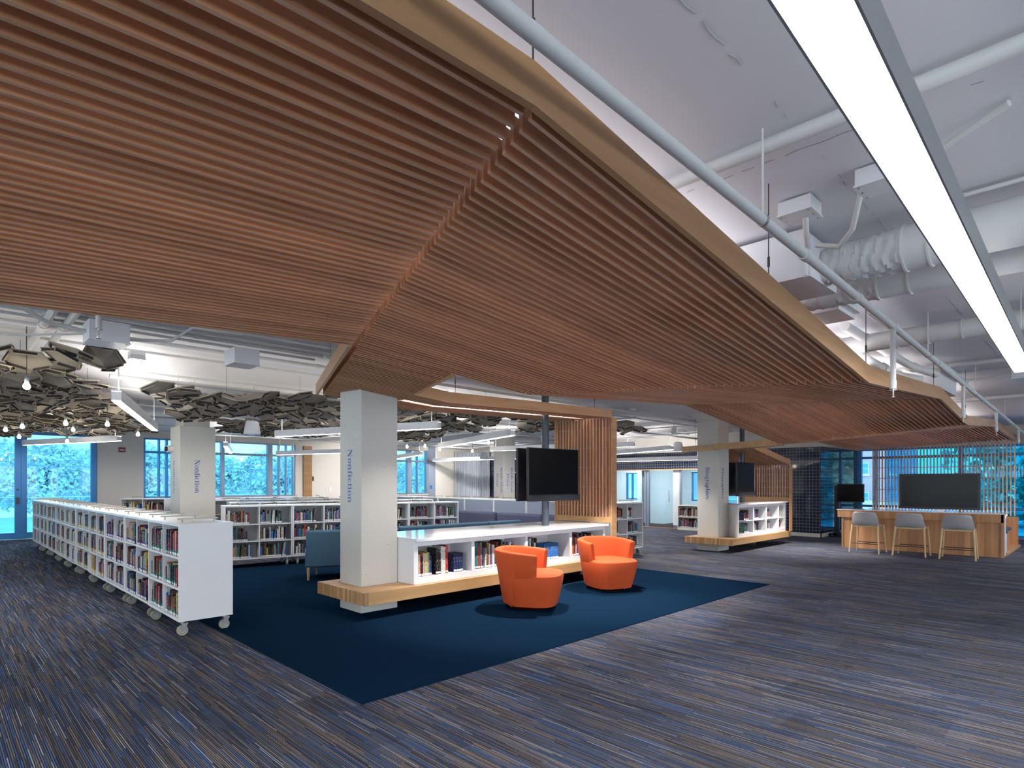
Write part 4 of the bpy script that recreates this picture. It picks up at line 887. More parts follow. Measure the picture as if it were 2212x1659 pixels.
pl = [(4.08, 8.66), (4.55, 8.44), (5.0, 8.29), (5.45, 8.18), (6.0, 8.10), (6.6, 8.06), (7.3, 8.02), (8.12, 8.0)]
def band(pl, z0, z1, d0, d1, r_=0.03):
    rg = []
    for i, (x, y) in enumerate(pl):
        p, q = pl[max(0, i - 1)], pl[min(len(pl) - 1, i + 1)]; L = math.dist(p, q); nx, ny = -(q[1] - p[1]) / L, (q[0] - p[0]) / L
        pr = [(d0, z0 + r_), (d0 + r_, z0), (d1 - r_, z0), (d1, z0 + r_), (d1, z1 - r_), (d1 - r_, z1), (d0 + r_, z1), (d0, z1 - r_)]
        rg.append([(x + nx * d, y + ny * d, z) for d, z in pr])
    return MB().rings(rg)
for k, (a, c, h) in enumerate(((0, 3, 0.765), (3, 6, 0.785), (6, 8, 0.785))):
    seg = pl[a:c + 1]; seg = [seg[0]] + seg[1:]
    seg[0] = lerp(seg[0], seg[1], 0.02); seg[-1] = lerp(seg[-1], seg[-2], 0.02)
    band(seg, 0.20, h, 0, 0.14, 0.025).build('backrest', 'teal_wool', ts)
band(pl, 0.18, 0.43, 0.13, 0.72).build('seat', 'teal_wool', ts)
for x, y in ((4.14, 8.68), (4.5, 9.15), (5.5, 8.25), (6.7, 8.15), (8.0, 8.1), (8.0, 8.6)): MB().tube([(x, y, 0.22), (x, y, 0.0)], [0.026, 0.016], 0, 10).build('leg', 'leg_wood', ts)
# ------------------------------------------------------------------ linear pendants
PEND = []
def pdist(x, y, a, c):
    dx, dy = c[0] - a[0], c[1] - a[1]; t = max(0, min(1, ((x - a[0]) * dx + (y - a[1]) * dy) / (dx * dx + dy * dy))); return math.hypot(x - a[0] - dx * t, y - a[1] - dy * t)
def pendant(a, c, z, label, w=0.10, h=0.125, group='linear pendants', wires=True, up='uplight', hm='white_lam'):
    PEND.append((a, c)); r = empty('linear_pendant', ((a[0] + c[0]) / 2, (a[1] + c[1]) / 2, z)); tag(r, label, 'lamp', group)
    dx, dy = c[0] - a[0], c[1] - a[1]; L = math.hypot(dx, dy); nx, ny = -dy / L * w / 2, dx / L * w / 2
    p = (a[0] - nx, a[1] - ny); q = (c[0] - nx, c[1] - ny)
    b = MB(); b.board((p[0], p[1], z), (q[0], q[1], z), 0.006, h).board((p[0] + 2 * nx - nx * .12, p[1] + 2 * ny - ny * .12, z), (q[0] + 2 * nx - nx * .12, q[1] + 2 * ny - ny * .12, z), 0.006, h)
    b.board(p + (z,), (p[0] + dx / L * 0.006, p[1] + dy / L * 0.006, z), w, h).board((q[0] - dx / L * 0.006, q[1] - dy / L * 0.006, z), (q[0], q[1], z), w, h)
    b.build('housing', hm, r, smooth=False)
    e = 0.007; k = 2 * e / w
    b = MB(); b.board((p[0] + nx * k, p[1] + ny * k, z + 0.004), (q[0] + nx * k, q[1] + ny * k, z + 0.004), w - 2 * e, 0.004); b.build('diffuser', 'diffuser', r, smooth=False)
    b = MB(); b.board((p[0] + nx * k, p[1] + ny * k, z + h - 0.02), (q[0] + nx * k, q[1] + ny * k, z + h - 0.02), w - 2 * e, 0.004); b.build('upper_diffuser', up, r, smooth=False)
    if wires:
        for t in (0.04, 0.96):
            x, y = a[0] + dx * t, a[1] + dy * t; MB().tube([(x, y, z + h - 0.01), (x, y, CZ)], 0.004 if t > 0.5 else 0.007, 0, 6).build('suspension', 'pipe_paint', r)
pendant((0.30, 0.379), (6.4, 0.531), 2.41, 'long bright linear pendant running overhead beside the canopy, closest to the camera', w=0.125, h=0.10, up='uplight_low', hm='lamp_grey')  # upper glow added to lift the slab; this lamp only shines down
pendant((1.46, 7.70), (2.78, 11.66), 2.4, 'linear pendant hanging over the left bookcase row with its glowing underside toward us')
pendant((1.606, 18.353), (2.915, 15.075), 2.4, 'linear pendant hanging in front of the glazed doors')
pendant((4.85, 11.545), (6.036, 7.872), 2.4, 'linear pendant passing behind the near Nonfiction column, upper one')
pendant((8.0, 19.0), (9.137, 15.9), 2.4, 'linear pendant passing behind the near Nonfiction column, lower one in front of the back windows')
pendant((12.0, 19.3), (10.1, 14.0), 2.3, 'short-looking linear pendant by the back window right of the near column')
pendant((9.386, 12.253), (7.925, 8.047), 2.4, 'sloping linear pendant directly left of the hanging television')
pendant((15.0, 20.0), (15.82, 15.816), 2.4, 'linear pendant in front of the curtain, ending at the Middle Grade column')
pendant((11.35, 12.425), (12.52, 8.406), 2.4, 'linear pendant passing behind the upright slats of the near portal')
pendant((15.79, 11.861), (14.395, 8.447), 2.4, 'linear pendant right of the near slat portal, upper one')
pendant((16.6, 13.2), (17.15, 9.0), 2.22, 'linear pendant close to the tiled wall, passing behind the Biographies column')
pendant((6.573, 19.0), (5.2, 15.4), 2.4, 'linear pendant seen end-on beside the clad column in front of the back windows')
# the pendants of the bays behind and beside the camera, which light the foreground
for a, c in (((-3.0, 1.0), (-2.0, 5.0)), ((-3.5, 8.0), (-2.5, 12.0)), ((4.5, -2.5), (8.5, -2.0)), ((10.5, -3.0), (14.5, -2.4)), ((-1.0, -3.0), (2.5, -3.3)), ((8.0, -5.0), (12.0, -5.2)), ((14.5, 0.0), (18.3, 0.3)), ((-3.6, 14.0), (-3.0, 18.0))):
    pendant(a, c, 2.5, 'linear pendant out of view that lights the near floor', group='linear pendants out of view', w=0.12)

# bare bulbs among the felt tiles
bl = [(0.66, 7.32, 2.44), (0.92, 13.323, 2.42), (1.06, 12.376, 2.42), (1.221, 14.823, 2.40), (1.477, 11.243, 2.42), (2.086, 15.696, 2.40), (1.962, 10.966, 2.42), (2.778, 12.841, 2.42), (8.556, 12.489, 2.42), (8.769, 12.019, 2.42), (10.6, 12.35, 2.38), (9.898, 12.889, 2.42), (8.994, 9.923, 2.42), (1.9, 13.6, 2.5)]
bn = ['nearest the left edge below the felt', 'left-hand one over the glazed doors', 'second one over the glazed doors', 'low one before the door mullion', 'above the left end of the door pendant', 'low one over the door pendant', 'above the middle of the door pendant', 'beside the red wall alarm', 'directly right of the near concrete column', 'right of the near column, second one', 'left of the curtain', 'above the curtain pendant', 'at the left tip of the sloping pendant', 'among the felt by the doors']
for (x, y, z), nm in zip(bl, bn):
    r = empty('pendant_bulb', (x, y, z)); tag(r, 'small bare glowing bulb on a thin cord, %s' % nm, 'lamp', 'bare pendant bulbs')
    MB().lathe((x, y, z), [(0.004, -0.045), (0.022, -0.038), (0.03, -0.02), (0.027, 0.0), (0.016, 0.02), (0.014, 0.035)], 0, 14).build('bulb', 'bulb', r)
    MB().lathe((x, y, z), [(0.018, 0.03), (0.02, 0.035), (0.02, 0.085), (0.012, 0.095)], 0, 12).build('socket', 'zinc', r)
    MB().tube([(x, y, z + 0.09), (x, y, CZ)], 0.003, 0, 6).build('cord', 'rod_dark', r)

# ceiling loudspeakers
for (x, y, z), nm in (((4.45, 11.72, 2.44), 'hanging right of the clad column'), ((15.4, 8.85, 2.42), 'hanging left of the Biographies column'), ((14.9, 16.7, 2.40), 'hanging in front of the curtain')):
    r = empty('pendant_speaker', (x, y, z)); tag(r, 'white cone-shaped pendant loudspeaker %s' % nm, 'speaker', 'pendant loudspeakers')
    MB().lathe((x, y, z), [(0.15, 0.0), (0.155, 0.012), (0.135, 0.15), (0.115, 0.24), (0.09, 0.26), (0.02, 0.265)], 0, 28).build('housing', 'white_lam', r)
    MB().tube([(x, y, z + 0.26), (x, y, CZ)], 0.004, 0, 6).build('cord', 'pipe_paint', r)

# ------------------------------------------------------------------ folded felt tiles
FP = 1280.0; TH0 = R(45.53)
def seen(x, y, z):
    D = x * math.cos(TH0) + y * math.sin(TH0); l_ = x * math.sin(TH0) - y * math.cos(TH0); return (1106 + FP * l_ / D, 1043 - FP * (z - 1.5) / D, D)
def inpoly(p, poly):
    c = False; j = len(poly) - 1
    for i in range(len(poly)):
        if (poly[i][1] > p[1]) != (poly[j][1] > p[1]) and p[0] < (poly[j][0] - poly[i][0]) * (p[1] - poly[i][1]) / (poly[j][1] - poly[i][1]) + poly[i][0]: c = not c
        j = i
    return c
def felt_geo(mb, P, yaw, rad, n, dish, tx, ty, folds):
    M = Matrix.Translation(P) @ Matrix.Rotation(yaw, 4, 'Z') @ Matrix.Rotation(tx, 4, 'X') @ Matrix.Rotation(ty, 4, 'Y')
    T = 0.012; rim = [(rad * (1 + 0.08 * math.sin(3 * j + yaw)) * math.cos(2 * math.pi * j / n), rad * math.sin(2 * math.pi * j / n)) for j in range(n)]
    for j in range(n):
        a, c = rim[j], rim[(j + 1) % n]; m = ((a[0] + c[0]) / 2, (a[1] + c[1]) / 2)
        lo = [(0, 0, -dish), (*a, 0), (*c, 0)]; hi = [(x, y, z + T) for x, y, z in lo]
        k = len(mb.v); mb.v += [tuple(M @ Vector(q)) for q in lo + hi]; mb.f += [(k + 2, k + 1, k), (k + 3, k + 4, k + 5), (k + 1, k + 2, k + 5, k + 4)]; mb.m += [0, 0, 1]
        if folds[j % len(folds)]:     # the turned-down edge flap with its dark slot
            i0, i1 = lerp(a, c, 0.12), lerp(a, c, 0.88); s_ = 0.93
            q = [(i0[0] * s_, i0[1] * s_, -0.004), (i1[0] * s_, i1[1] * s_, -0.004), (i1[0], i1[1], 0), (i0[0], i0[1], 0)]
            q2 = [(x, y, z - 0.028) for x, y, z in q]
            k = len(mb.v); mb.v += [tuple(M @ Vector(p)) for p in q2 + q]
            for f_, mm in (((3, 2, 1, 0), 1), ((0, 1, 5, 4), 2), ((1, 2, 6, 5), 1), ((2, 3, 7, 6), 2), ((3, 0, 4, 7), 1)): mb.f.append(tuple(k + i for i in f_)); mb.m.append(mm)
# the felt clouds, laid out in plan: (centre x, y, half sizes, turn, base height)
tiles = []; rnd = random.Random(11)
clouds = [[(0.26, 6.97), (0.67, 7.29), (0.92, 6.76), (1.31, 7.15), (1.66, 8.72), (1.58, 9.6), (2.02, 10.32), (3.44, 14.41), (2.81, 17.36), (1.23, 19.29), (0.69, 18.37), (-2.2, 16.5), (-2.5, 9.5), (-0.8, 6.6)],
 [(1.72, 8.81), (1.99, 8.05), (2.33, 7.97), (2.92, 8.06), (3.61, 8.22), (4.54, 8.43), (5.12, 8.51), (5.94, 9.88), (5.46, 10.13), (4.8, 10.55), (3.92, 10.41), (3.32, 10.63), (3.01, 11.3), (2.23, 10.25)],
 [(3.75, 12.27), (4.72, 12.05), (4.68, 10.67), (5.5, 10.2), (6.27, 9.44), (7.66, 11.53), (6.71, 12.46), (6.21, 13.65), (4.78, 14.36)],
 [(4.65, 7.73), (5.98, 7.67), (6.12, 7.36), (7.14, 7.34), (8.34, 7.19), (9.08, 7.27), (9.19, 7.92), (9.93, 9.3), (8.37, 8.47), (8.5, 9.45), (9.42, 12.07), (8.74, 13.16), (7.2, 11.98)],
 [(10.0, 7.0), (10.9, 7.0), (10.9, 7.7), (10.2, 7.8)]]
p = 0.305; row = 0; i = -2.5
while i < 11:
    j = 6.5 + (p / 2 if row % 2 else 0)
    while j < 19.5:
        x, y = i + rnd.uniform(-.03, .03), j + rnd.uniform(-.03, .03)
        if any(inpoly((x, y), pl_) for pl_ in clouds) and rnd.random() > 0.03:
            z = 2.69 + 0.09 * math.sin(1.5 * x + 0.9 * y) * math.cos(1.1 * y - 0.8 * x) + rnd.uniform(-.02, .02)
            if not any((x - cc[0]) ** 2 + (y - cc[1]) ** 2 < (0.3 if cc[0] < 4 else 0.25) for cc in ((3.81, 13.13), (3.77, 6.3), (12.56, 13.13))): tiles.append((x, y, z))
        j += p
    i += p * 0.87; row += 1
kept = []
for t in sorted(tiles, key=lambda q: q[0] + q[1]):
    if all(pdist(t[0], t[1], *p_) > 0.33 for p_ in PEND) and all((t[0] - k[0]) ** 2 + (t[1] - k[1]) ** 2 > 0.055 for k in kept): kept.append(t)
protos = []
fold_sets = [(1, 1, 0, 1, 1), (1, 0, 1, 1, 0, 1), (0, 1, 1, 1, 1)]
mass = MB(); cnt = 0
sx_ = {0: 'over the glazed doors', 1: 'over the left bookcase row', 2: 'between the canopy and the clad column', 3: 'behind the near concrete column', 4: 'right of the near concrete column'}
for x, y, z in kept:
    px, py, D = seen(x, y, z)
    vis = D > 1 and -30 < px < 1240
    args = (rnd.uniform(0, 6.28), rnd.choice((0.185, 0.195, 0.205)), rnd.choice((5, 5, 6)), rnd.uniform(-0.035, 0.075), rnd.uniform(-.42, .42), rnd.uniform(-.42, .42), rnd.choice(fold_sets))
    if vis and cnt < 300:
        b = MB(); felt_geo(b, Vector((0, 0, 0)), *args); 
        for w_ in ((0.0, 0.0),)[:1 if cnt % 7 == 0 else 0]: b.tube([(0, 0, 0.01), (0, 0, CZ - z)], 0.002, 3, 4)
        o = b.build('felt_tile', ['felt', 'felt_edge', 'felt_dark', 'rod_dark'], smooth=False); o.location = (x, y, z); cnt += 1
        zone = 0 if px < 215 and D > 10 else 1 if px < 380 else 2 if px < 500 else 3 if px < 855 else 4
        tag(o, 'grey folded felt tile in the hanging ceiling cloud %s' % sx_[zone], 'ceiling tile', 'felt tiles %s' % sx_[zone])
    else: felt_geo(mass, Vector((x, y, z)), *args)
tag(mass.build('felt_tiles', ['felt', 'felt_edge', 'felt_dark'], smooth=False), 'the further grey folded felt tiles of the hanging ceiling clouds', 'ceiling tiles', 'felt ceiling clouds', 'stuff')

# ------------------------------------------------------------------ pipes, ducts, boxes under the slab
def pipe(name, pts, r, label, m='pipe_paint', fit=(), parent=None, n=14, cat='pipe'):
    b = MB().tube(pts, r, 0, n)
    for f_ in fit:
        i = int(f_); t = f_ - i; p, q = Vector(pts[i]), Vector(pts[min(i + 1, len(pts) - 1)]); d = (q - p).normalized(); c = p.lerp(q, t); b.tube([c - d * r * 1.3, c + d * r * 1.3], r * 1.28, 0, n)
    o = b.build(name, m); 
    return tag(o, label, cat)
sp = empty('sprinkler_pipe', (1.0, 1.05, 2.65)); tag(sp, 'long white sprinkler pipe running beside the canopy edge with three drops', 'pipe')
pb = lambda x: 1.015 + 0.026 * x
MB().tube([(-3, pb(-3), 2.65), (20.5, pb(20.5), 2.65)], 0.024, 0, 20).build('main_pipe', 'pipe_paint', sp)
for x, zb in ((5.05, 2.13), (8.55, 2.20), (12.1, 2.26), (16.5, 2.30)):
    y = pb(x); MB().tube([(x, y, 2.65), (x, y, zb + 0.06)], 0.019, 0, 14).tube([(x, y, zb + 0.12), (x, y, zb + 0.06)], [0.024, 0.021], 0, 14).tube([(x - 0.03, y, 2.65), (x + 0.03, y, 2.65)], 0.032, 0, 14).build('drop_pipe', 'pipe_paint', sp)
    MB().tube([(x, y, zb + 0.055), (x, y, zb + 0.05)], 0.028, 0, 14).tube([(x, y, zb + 0.05), (x, y, zb + 0.01)], 0.006, 0, 8).tube([(x, y, zb + 0.005), (x, y, zb)], 0.014, 0, 12).build('sprinkler_head', 'chrome', sp)
for x in (0.6, 2.6, 6.4, 9.6, 13.5):
    y = pb(x); MB().tube([(x, y, 2.68), (x, y, CZ)], 0.005, 0, 6).build('hanger_rod', 'pipe_paint', sp); MB().tube([(x - 0.008, y, 2.65), (x + 0.008, y, 2.65)], 0.028, 0, 14).build('hanger_ring', 'zinc', sp)
for x in (3.15, 4.1, 6.9, 10.5): MB().tube([(x - 0.03, pb(x), 2.65), (x + 0.03, pb(x), 2.65)], 0.030, 0, 14).build('coupling', 'pipe_paint', sp)
pipe('ceiling_conduit', [(2.66, -6, 3.0), (2.66, 4.2, 3.0)], 0.032, 'thick white pipe crossing the ceiling above the linear pendant', n=18)
pipe('ceiling_conduit', [(3.9, -6, 3.02), (3.9, 0.6, 3.02)], 0.012, 'thin white conduit crossing the ceiling right of the long pendant')
pipe('ceiling_conduit', [(9.3, -6, 3.0), (9.3, 3.9, 3.0)], 0.03, 'thin white conduit crossing the ceiling past the second sprinkler drop')
pipe('ceiling_conduit', [(10.8, -6, 3.0), (10.8, 3.9, 3.0)], 0.02, 'thin white conduit crossing the ceiling above the far bend of the canopy')
pipe('ceiling_conduit', [(13.2, -6, 2.98), (13.2, 3.9, 2.98)], 0.035, 'thin white pipe crossing the ceiling over the desk end')
def duct(x, y0, y1, z, r, label, wrap=None, rings=(), m='pipe_paint'):
    d = empty('air_duct', (x, (y0 + y1) / 2, z)); tag(d, label, 'duct')
    MB().tube([(x, y0, z), (x, y1, z)], r, 0, 32).build('duct_body', m, d)
    for q in rings: MB().tube([(x, q - 0.006, z), (x, q + 0.006, z)], r + 0.008, 0, 32).build('joint_ring', 'pipe_paint', d)
    if wrap:
        a, c = wrap; n = 34; rg = []
        rw = random.Random(int(x * 10))
        for i in range(n + 1):
            t = i / n; yy = a + (c - a) * t; ring = []; k = 0.82 + 0.17 * (t if c < a else 1 - t)
            for j in range(30):
                w_ = 1 + 0.06 * math.sin(9 * t * 6.28 + 3 * math.sin(j * 0.6) + j * .4) + rw.uniform(-.03, .03); an = 2 * math.pi * j / 30
                ring.append((x + math.cos(an) * r * k * w_, yy, z + math.sin(an) * r * k * w_))
            rg.append(ring)
        MB().rings(rg).build('flexible_sleeve', 'duct_wrap', d)
        ym = (a + c) / 2; MB().tube([(x, ym - 0.05, z), (x, ym + 0.05, z)], r * 0.93, 0, 28).build('strap', 'duct_wrap', d)
duct(3.98, -6, 0.86, 2.84, 0.125, 'big round white air duct with a wrinkled sleeve, nearest the camera', wrap=(0.84, 1.36), rings=(0.84, 0.72, 0.1, -0.4))
duct(4.62, -6, 1.15, 2.86, 0.105, 'second round white air duct behind the big wrinkled one', wrap=(1.13, 1.75), rings=(1.13, 0.95, 0.3))
duct(6.55, -6, 2.6, 2.87, 0.085, 'slimmer round white duct with many joints above the long canopy edge', rings=(2.2, 1.95, 1.7, 1.45, 1.2, 0.95, 0.6, 0.2))
vb = empty('air_terminal_box', (3.9, 1.7, 2.74)); tag(vb, 'large white sheet-metal air box above the canopy edge, nearest the camera', 'box')
MB().box((3.72, 1.30, 2.73), (4.2, 2.2, 3.02)).build('casing', 'white_lam', vb, bevel=0.004, smooth=False)
MB().box((3.712, 1.285, 2.735), (3.73, 1.305, 3.015)).box((3.73, 1.27, 2.73), (4.2, 1.30, 2.96)).build('access_flange', 'white_lam', vb, smooth=False)
vb2 = empty('air_terminal_box', (5.0, 1.7, 2.76)); tag(vb2, 'second white sheet-metal air box, behind the wrinkled ducts', 'box')
MB().box((4.85, 1.45, 2.80), (5.25, 2.4, 3.02)).build('casing', 'white_lam', vb2, bevel=0.004, smooth=False)
MB().box((4.86, 1.40, 2.83), (5.2, 1.45, 2.98)).build('access_flange', 'white_lam', vb2, smooth=False)
vb3 = MB().box((9.4, 1.60, 2.74), (10.5, 2.6, 3.0)).build('air_terminal_box', 'white_lam', smooth=False); tag(vb3, 'long white air box above the canopy past the first sprinkler drop', 'box')
def jbox(x, y, z, sx, sy, sz, label, rz=0):
    b = MB().box((x - sx / 2, y - sy / 2, z), (x + sx / 2, y + sy / 2, z + sz)).box((x - sx / 2 - 0.006, y - sy / 2 - 0.006, z - 0.008), (x + sx / 2 + 0.006, y + sy / 2 + 0.006, z))
    for i in (-1, 0, 1):
        for j in (-1, 1): b.tube([(x + i * sx * 0.42, y + j * sy * 0.42, z - 0.008), (x + i * sx * 0.42, y + j * sy * 0.42, z - 0.013)], 0.006, 1, 8)
    return tag(b.build('junction_box', ['white_lam', 'zinc'], smooth=False), label, 'junction box')
jbox(3.33, 0.82, 2.96, 0.16, 0.16, 0.08, 'small white ceiling junction box between the pipe and the long pendant')
jbox(3.42, 1.22, 2.97, 0.17, 0.17, 0.07, 'small white ceiling junction box directly above the sprinkler pipe')
pipe('flexible_conduit', [(3.33, 0.75, 3.02), (3.28, 0.62, 2.98), (3.2, 0.5, 3.0), (3.1, 0.3, 3.03)], 0.014, 'curved white flexible conduit leaving the small box toward the long pendant')
pipe('flexible_conduit', [(3.36, 0.9, 2.98), (3.5, 0.98, 2.85), (3.62, 1.08, 2.82), (3.62, 1.2, 2.86)], 0.014, 'looping white flexible conduit between the small box and the air box')
pipe('flexible_conduit', [(3.45, 1.2, 2.97), (3.52, 1.22, 2.9), (3.6, 1.24, 2.86), (3.66, 1.26, 2.84)], 0.016, 'short white flexible conduit from the ceiling box to the air box')
jbox(10.2, 0.85, 2.86, 0.3, 0.2, 0.12, 'white junction box near the right end of the sprinkler pipe')
pipe('insulated_pipe', [(5.9, 1.95, 2.90), (8.9, 2.0, 2.90), (9.3, 1.8, 2.86)], 0.05, 'fat white insulated pipe beside the sprinkler pipe, closest to the canopy', fit=(0.2, 0.5, 0.8, 1.0))
pipe('insulated_pipe', [(5.9, 1.72, 2.92), (8.6, 1.75, 2.92), (9.1, 1.6, 2.88)], 0.045, 'second fat white insulated pipe beside the sprinkler pipe', fit=(0.3, 0.6, 1.0))
pipe('insulated_pipe', [(5.6, 1.45, 2.94), (10.6, 1.5, 2.94)], 0.03, 'slim white pipe between the insulated pipes and the sprinkler pipe', fit=(0.3, 0.7))
rj = random.Random(3)
def joint(n, p, q):
    b = MB(); k = int(math.dist(p, q) / 0.05); pr = p
    for i_ in range(1, k + 1):
        t = i_ / k; c = (p[0] + (q[0] - p[0]) * t + rj.uniform(-.006, .006), p[1] + (q[1] - p[1]) * t + rj.uniform(-.006, .006)); w_ = rj.uniform(0.0004, 0.0022)
        if rj.random() < 0.45 + 0.4 * math.sin(i_ * 0.13): b.board((*pr, CZ - 0.003), (*c, CZ - 0.003), w_, 0.004)
        pr = c
    struct(b.build('trim_%d' % n, 'peg_grey', smooth=False))
joint(4, (1.0, 0.97), (20.0, 1.02)); joint(5, (2.88, 1.6), (2.95, -5)); joint(6, (10.3, 1.6), (10.3, -5))
# left side, beyond the canopy edge: runs of conduit under the slab
for i, (y, z, r_) in enumerate(((5.75, 2.99, 0.018), (6.1, 2.99, 0.014), (6.35, 2.99, 0.014), (6.55, 2.99, 0.02), (6.75, 2.98, 0.014), (7.05, 2.97, 0.022), (7.75, 2.99, 0.016), (9.1, 2.97, 0.016))):
    pipe('ceiling_conduit', [(-3.5, y, z), (3.3 if y < 6.8 else 16.5, y, z)], r_, 'white conduit under the slab left of the column, %s from the canopy edge' % ordn(i), fit=(0.35, 0.62, 0.8))
pipe('sprinkler_pipe', [(1.55, 8.55, 2.80), (16.8, 8.62, 2.80)], 0.026, 'white sprinkler branch pipe running toward the slat portal above the felt', fit=(0.06, 0.16, 0.3, 0.5, 0.7))
for x, y in ((0.75, 6.4), (0.9, 6.5)):
    pipe('riser_pipe', [(x, 4.6, 3.0), (x, 9.4, 2.93)], 0.034, 'thick white pipe crossing the slab above the felt, %s of the pair' % ('left' if x < 0.8 else 'right'), fit=(0.5,))
for i in range(5): pipe('ceiling_conduit', [(-3, 10.6 + 2.1 * i, 2.95), (17, 10.6 + 2.1 * i, 2.95)], 0.02, 'white pipe run above the felt clouds, %s row from the left bookcases' % ordn(i), fit=(0.2, 0.5, 0.8))
for i, x in enumerate((6.0, 9.2, 11.4, 14.0, 16.2)): pipe('ceiling_conduit', [(x, 7.6, 2.98), (x, 20, 2.98)], 0.018, 'white cross conduit over the back half of the room, %s toward the tiled wall' % ordn(i), fit=(0.3, 0.7))
jbox(1.12, 6.30, 2.74, 0.30, 0.30, 0.17, 'large white junction box under the slab, left of the canopy edge')
jbox(2.42, 6.66, 2.78, 0.26, 0.30, 0.16, 'white junction box under the slab near the slanted canopy corner')
jbox(1.62, 7.55, 2.86, 0.14, 0.14, 0.08, 'small white junction box above the left hanging pendant')
jbox(9.0, 7.4, 2.80, 0.35, 0.35, 0.16, 'white junction box over the slat portal corner')
jbox(10.6, 7.9, 2.78, 0.40, 0.35, 0.16, 'white junction box right of the slat portal under the slab')
pipe('flexible_conduit', [(-0.3, 5.9, 2.99), (0.4, 6.1, 2.96), (0.7, 6.25, 2.84), (1.0, 6.3, 2.82)], 0.018, 'curved white flexible conduit entering the large junction box')
pipe('flexible_conduit', [(-0.6, 7.0, 2.95), (0.0, 6.9, 2.80), (0.5, 6.7, 2.78), (0.98, 6.4, 2.82)], 0.009, 'thin drooping white cable left of the large junction box')
pipe('flexible_conduit', [(1.26, 6.3, 2.80), (1.6, 6.15, 2.82), (1.75, 6.05, 2.95), (2.2, 6.05, 2.97)], 0.014, 'curved white conduit leaving the large junction box')
sh = MB().tube([(1.0, 5.93, 2.99), (1.0, 5.93, 2.78)], 0.022, 0, 14).tube([(1.0, 5.93, 2.785), (1.0, 5.93, 2.775)], 0.03, 1, 14).tube([(1.0, 5.93, 2.775), (0.985, 5.93, 2.74), (0.995, 5.93, 2.705)], 0.005, 1, 6).tube([(1.0, 5.93, 2.775), (1.018, 5.93, 2.74), (1.005, 5.93, 2.705)], 0.005, 1, 6).tube([(1.0, 5.93, 2.705), (1.0, 5.93, 2.70)], 0.018, 1, 12)
tag(sh.build('sprinkler', ['pipe_paint', 'chrome']), 'chrome sprinkler head hanging beside the large white junction box', 'sprinkler')
for i, (x, y) in enumerate(((13.2, 9.0), (14.6, 10.4), (16.0, 9.0), (12.0, 10.2), (13.4, 15.5), (10.5, 7.1))):
    tag(MB().lathe((x, y, CZ - 0.05), [(0.05, 0), (0.07, 0.012), (0.07, 0.05)], 0, 18).build('smoke_detector', 'white_plastic'), 'round white ceiling detector, %s one right of the slat portal' % ordn(i), 'detector')
tag(MB().tube([(12.35, 7.2, 2.62), (12.35, 7.2, 2.80)], 0.055, 0, 18).tube([(12.35, 7.2, 2.8), (12.35, 7.2, CZ)], 0.012, 0, 8).build('ceiling_spotlight', 'white_plastic'), 'white cylinder spotlight left of the top of the Biographies column', 'lamp')

# ------------------------------------------------------------------ things on the back wall
al = empty('fire_alarm', (4.0, YW, 2.47)); tag(al, 'small dark red fire alarm on the wall between the glazed doors and window', 'alarm')
MB().box((3.92, YW - 0.05, 2.40), (4.09, YW, 2.54)).build('housing', 'red_plastic', al, bevel=0.01)
MB().box((3.94, YW - 0.055, 2.445), (4.07, YW - 0.049, 2.475)).build('strobe', 'white_plastic', al, smooth=False)
tag(MB().box((10.53, YW - 0.015, 1.18), (10.63, YW, 1.34)).build('light_switch', 'white_plastic', bevel=0.003), 'white light switch on the beige back wall left of the near column', 'switch')
tag(MB().box((9.85, YW - 0.03, 1.57), (9.93, YW, 1.73)).build('card_reader', 'black_plastic', bevel=0.005), 'small dark card reader beside the wooden slat panel on the back wall', 'card reader')
tag(MB().box((15.14, YW - 0.03, 1.25), (15.24, YW - 0.012, 1.40)).build('card_reader', 'blue_plastic', bevel=0.005), 'small blue-lit keypad on the grey wall pier right of the near column', 'keypad')
wp = MB()
for i in range(8): wp.box((9.53 + i * 0.041, YW - 0.07, 0), (9.53 + i * 0.041 + 0.026, YW - 0.02, 2.82))
wp.box((9.52, YW - 0.02, 0), (9.86, YW, 2.82)); tag(wp.build('slat_wall_panel', 'bench_wood', smooth=False), 'narrow upright wooden slat panel on the back wall', 'panel')
# curtain
rg = []; cu = []; n = 150
for i in range(n + 1):
    t = i / n; x = 16.35 + 1.05 * min(1, t * 1.15); y = 20.15 - 1.15 * t ** 1.3 if t > 0.3 else 20.2 - 0.1 * t
    y = 20.2 - 1.15 * max(0, t - 0.25) / 0.75; x = 16.35 + 1.0 * min(1, t / 0.55); q = 0.045 * math.sin(i * 1.05) + 0.02 * math.sin(i * 0.37)
    cu.append((x - q * 0.7, y - q))
mat('curtain_cloth', (0.66, 0.69, 0.75), 0.85, noise=(0.12, 3))
ct = MB().rings([[(x, y, z) for x, y in cu] for z in (0.05, 2.85)], closed=False, cap0=False, cap1=False).rings([[(x - 0.012, y - 0.012, z) for x, y in reversed(cu)] for z in (0.05, 2.85)], closed=False, cap0=False, cap1=False)
tag(ct.build('curtain', 'curtain_cloth'), 'long grey pleated curtain hanging in the back corner of the room', 'curtain')

